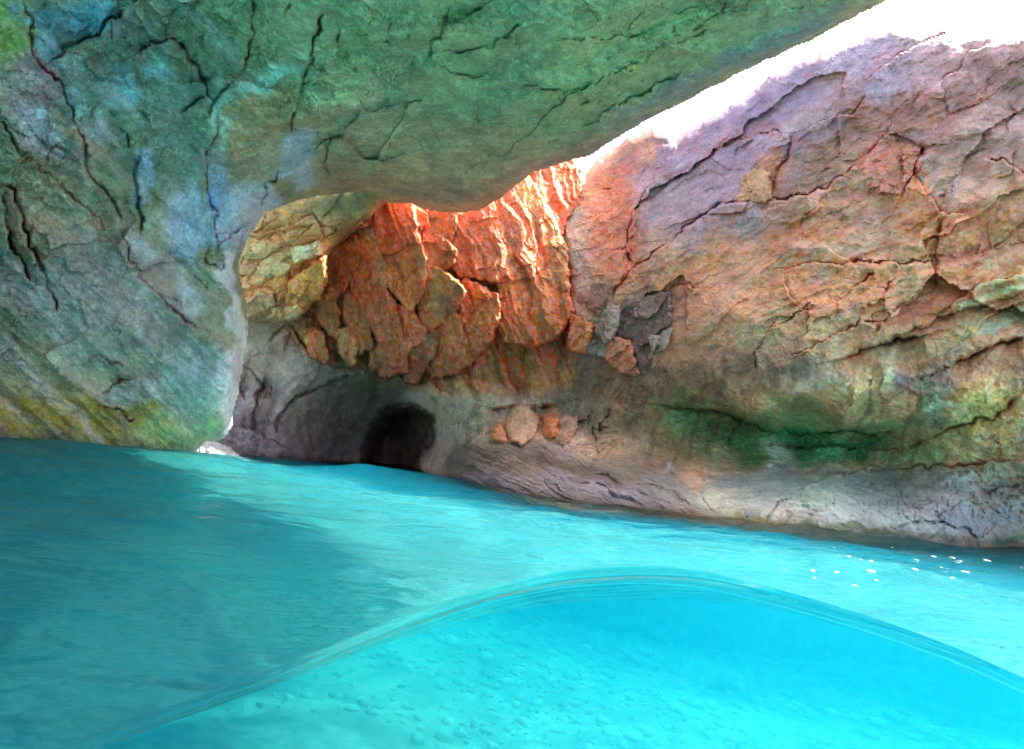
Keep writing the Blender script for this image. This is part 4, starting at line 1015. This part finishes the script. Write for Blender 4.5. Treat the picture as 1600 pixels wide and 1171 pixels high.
def sea_height(x, y):
    h = sea_waves(x, y)
    yy = np.maximum(y, YC)
    zc = np.interp(x * YC / yy, cx_, cz_)
    h0 = h * sstep(0.5, 2.2, np.sqrt(x * x + y * y))
    fall = CAM_H - (CAM_H - zc) * yy / YC - 0.035 * (yy - YC)                  # the wavelet's back, sloping down and away
    fall = np.maximum(fall, -0.3) * np.exp(-(x / 1.8) ** 4) - 0.4 * (1 - np.exp(-(x / 1.8) ** 4))
    df = np.clip(0.5 + 0.5 * (fall - h0) / 0.012, 0, 1)
    top = h0 + (fall - h0) * df + 0.012 * 0.5 * df * (1 - df)
    k = np.clip((YC - y) / 0.02, 0, 1)
    face = k ** 1.15                                                           # steep glassy face
    trough = -0.14 + 0.01 * fbm(np.stack([x * 4, y * 4, np.zeros_like(x)], -1), 2, 541)
    back = sstep(-0.6, -2.2, y)
    side = np.exp(-(x / 1.6) ** 4)
    low = trough * side + h * (1 - side)
    low = low + (h - low) * back
    bead = 0.002 * np.exp(-((y - YC - 0.004) / 0.005) ** 2) * np.exp(-(x / 0.9) ** 4) * sstep(0.28, 0.08, x)      # swollen lip along the crest
    return np.where(y >= YC, top, top + (low - top) * face) + bead

ys = []
y = 0.3
for lo, hi, st in ((-0.7, 0.40, 0.02), (0.40, 0.478, 0.006), (0.478, 0.516, 0.0008), (0.516, 0.8, 0.008)):
    ys += list(np.arange(lo, hi - 1e-6, st))
st, y = 0.010, 0.8
while y < 70:
    ys.append(y); y += st; st = min(st * 1.018 if y < 14 else st * 1.25, 6)
st, y = 0.03, -0.73
while y > -70:
    ys.insert(0, y); st *= 1.25; y -= st
ys = np.array(sorted(ys + list(np.arange(0.4979, 0.5003, 0.00006))))
ss = axis(-70, 70, -1.35, 1.35, 0.0042, 1.14)
S_, Y_ = np.meshgrid(ss, ys)
X_ = S_ * (0.35 + np.clip(Y_, 0, 14) * 0.92)
Z_ = sea_height(X_, Y_)
Zc_ = np.interp(X_, cx_, cz_)
lip = np.exp(-((Z_ - (Zc_ - 0.0042)) / 0.0032) ** 2) * ((Y_ < YC + 0.0005) & (Y_ > YC - 0.02)) * sstep(0.26, 0.14, X_) * sstep(-0.55, -0.4, X_)
Y_ = Y_ - 0.0105 * lip
nr, nc = X_.shape
top = np.stack([X_, Y_, Z_], -1).reshape(-1, 3)
id_ = np.arange(nr * nc).reshape(nr, nc)
a, b, c, d = id_[:-1, :-1].ravel(), id_[:-1, 1:].ravel(), id_[1:, 1:].ravel(), id_[1:, :-1].ravel()
tris = [np.stack([a, b, c], 1), np.stack([a, c, d], 1)]
ring = np.concatenate([id_[0, :-1], id_[:-1, -1], id_[-1, :0:-1], id_[:0:-1, 0]])
low = top[ring].copy(); low[:, 2] = -6.0
n0 = len(top); rl = n0 + np.arange(len(ring))
nx = np.roll(np.arange(len(ring)), -1)
tris += [np.stack([ring, rl, rl[nx]], 1), np.stack([ring, rl[nx], ring[nx]], 1)]
ctr = np.array([[0, 0, -6.0]])
tris.append(np.stack([rl, np.full(len(ring), n0 + len(ring)), rl[nx]], 1))
sea_P = np.vstack([top, low, ctr]); sea_F = np.vstack(tris)

m, nt, out = new_mat('sea_water')
N, L = nt.nodes, nt.links
tc = N.new('ShaderNodeTexCoord')
mp = N.new('ShaderNodeMapping'); mp.inputs['Scale'].default_value = (0.7, 1.25, 1)
L.new(tc.outputs['Object'], mp.inputs[0])
n1 = N.new('ShaderNodeTexNoise'); n1.inputs['Scale'].default_value = 5.5; n1.inputs['Detail'].default_value = 3.5; n1.inputs['Roughness'].default_value = 0.5; n1.inputs['Distortion'].default_value = 0.3
L.new(mp.outputs[0], n1.inputs['Vector'])
bp = N.new('ShaderNodeBump'); bp.inputs['Strength'].default_value = 0.5; bp.inputs['Distance'].default_value = 0.05
L.new(n1.outputs[0], bp.inputs['Height'])
gn = N.new('ShaderNodeNewGeometry'); sx_ = N.new('ShaderNodeSeparateXYZ'); L.new(gn.outputs['True Normal'], sx_.inputs[0])
ab_ = N.new('ShaderNodeMath'); ab_.operation = 'ABSOLUTE'; L.new(sx_.outputs[2], ab_.inputs[0])
rs_ = N.new('ShaderNodeMapRange'); rs_.inputs[1].default_value, rs_.inputs[2].default_value, rs_.inputs[3].default_value, rs_.inputs[4].default_value = 0.5, 0.95, 0.04, 0.75
L.new(ab_.outputs[0], rs_.inputs[0]); L.new(rs_.outputs[0], bp.inputs['Strength'])
fr = N.new('ShaderNodeFresnel'); fr.inputs['IOR'].default_value = 1.33
L.new(bp.outputs[0], fr.inputs['Normal'])
cl = N.new('ShaderNodeMath'); cl.operation = 'MULTIPLY'; cl.inputs[1].default_value = 0.32
L.new(fr.outputs[0], cl.inputs[0])
gl = N.new('ShaderNodeBsdfGlossy'); gl.inputs['Roughness'].default_value = 0.03
L.new(bp.outputs[0], gl.inputs['Normal'])
rf = N.new('ShaderNodeBsdfRefraction'); rf.inputs['IOR'].default_value = 1.33; rf.inputs['Roughness'].default_value = 0.02
L.new(bp.outputs[0], rf.inputs['Normal'])
tr = N.new('ShaderNodeBsdfTransparent')
m1 = N.new('ShaderNodeMixShader'); m1.inputs[0].default_value = 0.66
L.new(tr.outputs[0], m1.inputs[1]); L.new(rf.outputs[0], m1.inputs[2])
m2 = N.new('ShaderNodeMixShader')
ge = N.new('ShaderNodeNewGeometry')
fm_ = N.new('ShaderNodeMix')
L.new(ge.outputs['Backfacing'], fm_.inputs[0]); L.new(cl.outputs[0], fm_.inputs[2]); L.new(fr.outputs[0], fm_.inputs[3])
L.new(fm_.outputs[0], m2.inputs[0]); L.new(m1.outputs[0], m2.inputs[1]); L.new(gl.outputs[0], m2.inputs[2])
L.new(m2.outputs[0], out.inputs['Surface'])
ab = N.new('ShaderNodeVolumeAbsorption'); ab.inputs['Color'].default_value = (0.0, 0.865, 0.95, 1); ab.inputs['Density'].default_value = 0.9
sc = N.new('ShaderNodeVolumeScatter'); sc.inputs['Color'].default_value = (0.02, 0.62, 1.0, 1); sc.inputs['Density'].default_value = 0.36; sc.inputs['Anisotropy'].default_value = 0.2
ad = N.new('ShaderNodeAddShader')
L.new(ab.outputs[0], ad.inputs[0]); L.new(sc.outputs[0], ad.inputs[1]); L.new(ad.outputs[0], out.inputs['Volume'])
water = mesh_from('water', sea_P, sea_F, None, m)
tag(water, 'clear turquoise sea water with a steep wavelet over the pebbly bed', 'water', None, 'structure')

# ------------------------------------------------------------------ sea bed
bx = axis(-70, 70, -8, 9, 0.09, 1.2); by = axis(-70, 70, 0.5, 14, 0.09, 1.2)
X_, Y_ = np.meshgrid(bx, by)
Q = np.stack([X_, Y_, np.zeros_like(X_)], -1)
Z_ = -0.85 + 0.10 * fbm(Q * 0.5, 3, 601) + 0.03 * fbm(Q * 2.5, 3, 605) - 0.25 * sstep(4, 9, Y_)
Pg = np.stack([X_, Y_, Z_], -1).reshape(-1, 3)
id_ = np.arange(X_.size).reshape(X_.shape)
qg = np.stack([id_[:-1, :-1], id_[:-1, 1:], id_[1:, 1:], id_[1:, :-1]], -1).reshape(-1, 4)
m, nt, out = new_mat('bed_sand')
N, L = nt.nodes, nt.links
tc = N.new('ShaderNodeTexCoord')
vo = N.new('ShaderNodeTexNoise'); vo.inputs['Scale'].default_value = 11.0; vo.inputs['Detail'].default_value = 9; vo.inputs['Roughness'].default_value = 0.7
L.new(tc.outputs['Object'], vo.inputs['Vector'])
rp = N.new('ShaderNodeValToRGB')
rp.color_ramp.elements[0].position, rp.color_ramp.elements[0].color = 0.45, (0.24, 0.24, 0.21, 1)
rp.color_ramp.elements[1].position, rp.color_ramp.elements[1].color = 0.58, (0.62, 0.60, 0.54, 1)
v2 = N.new('ShaderNodeTexNoise'); v2.inputs['Scale'].default_value = 2.3; v2.inputs['Detail'].default_value = 5; v2.inputs['Roughness'].default_value = 0.6; v2.inputs['Distortion'].default_value = 1.2
L.new(tc.outputs['Object'], v2.inputs['Vector'])
av = N.new('ShaderNodeMix'); av.inputs[0].default_value = 0.5
L.new(vo.outputs[0], av.inputs[2]); L.new(v2.outputs[0], av.inputs[3]); L.new(av.outputs[0], rp.inputs[0])
bs = N.new('ShaderNodeBsdfPrincipled'); bs.inputs['Roughness'].default_value = 0.9
L.new(rp.outputs[0], bs.inputs['Base Color']); L.new(bs.outputs[0], out.inputs[0])
dk = sstep(-0.1, -1.0, X_ + 0.35 * fbm(Q * 1.4, 3, 611)) * sstep(2.9, 1.4, Y_ + 0.4 * fbm(Q * 1.1, 3, 613))
bed_t = np.ones((X_.size, 1)) * np.array([1.0, 1.0, 1.0]) + dk.reshape(-1, 1) * (np.array([1.0, 1.05, 1.0]) - 1)
at = N.new('ShaderNodeAttribute'); at.attribute_name = 'tint'
mxb = N.new('ShaderNodeMix'); mxb.data_type = 'RGBA'; mxb.blend_type = 'MULTIPLY'; mxb.inputs[0].default_value = 1.0
L.new(rp.outputs[0], mxb.inputs[6]); L.new(at.outputs['Color'], mxb.inputs[7]); L.new(mxb.outputs[2], bs.inputs['Base Color'])
bed = mesh_from('seabed', Pg, qg, bed_t, m, None, True, 9.0)
tag(bed, 'pale sand and gravel sea bed under the turquoise water', 'seabed', None, 'structure')

# loose pebbles and shell gravel on the bed
r_ = np.random.RandomState(3)
n = 9000
py_ = 1.2 + 8.0 * r_.rand(n) ** 1.3
px_ = (r_.rand(n) * 2 - 1) * (0.8 + py_ * 1.05)
ok_ = (px_ > -0.2) | (py_ > 3.3)
px_, py_ = px_[ok_], py_[ok_]; n = len(px_)
sz = 0.007 + 0.026 * r_.rand(n) ** 4 + 0.006 * (py_ > 4)
ph = (1 + 5 ** 0.5) / 2
ico = np.array([(-1, ph, 0), (1, ph, 0), (-1, -ph, 0), (1, -ph, 0), (0, -1, ph), (0, 1, ph), (0, -1, -ph), (0, 1, -ph), (ph, 0, -1), (ph, 0, 1), (-ph, 0, -1), (-ph, 0, 1)]) / 1.9
icf = np.array([(0, 11, 5), (0, 5, 1), (0, 1, 7), (0, 7, 10), (0, 10, 11), (1, 5, 9), (5, 11, 4), (11, 10, 2), (10, 7, 6), (7, 1, 8), (3, 9, 4), (3, 4, 2), (3, 2, 6), (3, 6, 8), (3, 8, 9), (4, 9, 5), (2, 4, 11), (6, 2, 10), (8, 6, 7), (9, 8, 1)])
Qp = np.stack([px_, py_, np.zeros(n)], -1)
pz_ = -0.85 + 0.10 * fbm(Qp * 0.5, 3, 601) + 0.03 * fbm(Qp * 2.5, 3, 605) - 0.25 * sstep(4, 9, py_)
sc3 = np.stack([sz * (0.8 + 0.9 * r_.rand(n)), sz * (0.8 + 0.6 * r_.rand(n)), sz * (0.5 + 0.3 * r_.rand(n))], -1)
PV = ico[None] * sc3[:, None] * (0.75 + 0.5 * r_.rand(n, 12, 1))
an = r_.rand(n) * 6.28
ca, sa = np.cos(an)[:, None], np.sin(an)[:, None]
PV = np.stack([PV[..., 0] * ca - PV[..., 1] * sa, PV[..., 0] * sa + PV[..., 1] * ca, PV[..., 2]], -1)
PV += np.stack([px_, py_, pz_ + 0.3 * sc3[:, 2]], -1)[:, None]
FV = icf[None] + 12 * np.arange(n)[:, None, None]
tone = np.where(r_.rand(n) < 0.6, 0.62 + 0.2 * r_.rand(n), 0.42 + 0.15 * r_.rand(n))
TV = np.repeat(tone[:, None] * np.array([1.0, 0.97, 0.88]), 12, 0)
m, nt, out = new_mat('pebble_stone')
at = nt.nodes.new('ShaderNodeAttribute'); at.attribute_name = 'tint'
bs = nt.nodes.new('ShaderNodeBsdfPrincipled'); bs.inputs['Roughness'].default_value = 0.8
nt.links.new(at.outputs['Color'], bs.inputs['Base Color']); nt.links.new(bs.outputs[0], out.inputs[0])
peb = mesh_from('pebbles', PV.reshape(-1, 3), FV.reshape(-1, 3), TV, m, None, True, 9.0)
tag(peb, 'white and grey pebbles strewn over the sandy sea bed', 'pebbles', None, 'stuff')

# flecks of foam drifting below the pitted ledge
m, nt, out = new_mat('foam')
bs = nt.nodes.new('ShaderNodeBsdfPrincipled'); bs.inputs['Roughness'].default_value = 0.6
nz = nt.nodes.new('ShaderNodeTexNoise'); nz.inputs['Scale'].default_value = 90
rp = nt.nodes.new('ShaderNodeValToRGB')
rp.color_ramp.elements[0].color = (0.7, 0.78, 0.78, 1); rp.color_ramp.elements[1].color = (0.9, 0.92, 0.9, 1)
nt.links.new(nz.outputs[0], rp.inputs[0]); nt.links.new(rp.outputs[0], bs.inputs['Base Color']); nt.links.new(bs.outputs[0], out.inputs[0])
fl_pix = [(1270, 892, 9), (1307, 894, 8), (1361, 893, 12), (1273, 903, 5), (1369, 907, 6), (1326, 870, 7), (1345, 875, 5), (1361, 877, 6), (1432, 878, 6), (1430, 890, 7), (1458, 870, 6), (1488, 873, 9),
          (1498, 880, 13), (1478, 894, 8), (1488, 903, 6), (1541, 877, 10), (1508, 894, 9), (1303, 857, 4), (1394, 856, 5), (1471, 887, 5), (1595, 888, 5), (1226, 893, 6), (1336, 915, 7), (1429, 862, 4)]
fm = None
g_ = np.linspace(0, 2 * math.pi, 15)[:-1]
for k, (u, v, w) in enumerate(fl_pix):
    Pp = pix_on_plane(u, v, 0.0)
    x, y = Pp[0], Pp[1]
    for _ in range(4):
        zz = float(sea_height(np.array([x]), np.array([y]))[0])
        Pp = pix_on_plane(u, v, zz); x, y = Pp[0], Pp[1]
    dist = float(np.dot(Pp - CAM, AZ)); half = 0.8 * w / F * dist / 2
    rr = 1 + 0.28 * np.sin(g_ * 2 + k) + 0.15 * np.sin(g_ * 3 + 2.3 * k)
    rows = []
    for fr_, hz in ((1.0, -0.15), (1.0, 0.10), (0.75, 0.30), (0.40, 0.42)):
        rows.append(np.stack([half * fr_ * rr * np.cos(g_), half * 1.6 * fr_ * rr * np.sin(g_), np.full(14, hz * half * 0.8)], -1))
    V_ = np.vstack(rows + [np.array([[0, 0, half * 0.30]])])
    T_ = []
    for a in range(3):
        for b in range(14):
            c_, d_ = a * 14 + b, a * 14 + (b + 1) % 14
            T_ += [(c_, d_, d_ + 14), (c_, d_ + 14, c_ + 14)]
    T_ += [(42 + b, 42 + (b + 1) % 14, 56) for b in range(14)]
    o = mesh_from('foam_fleck', V_, np.array(T_), None, m)
    o.location = (x, y, zz)
    tag(o, 'small white foam fleck floating on turquoise water below the pitted ledge', 'foam', 'foam flecks on the water')
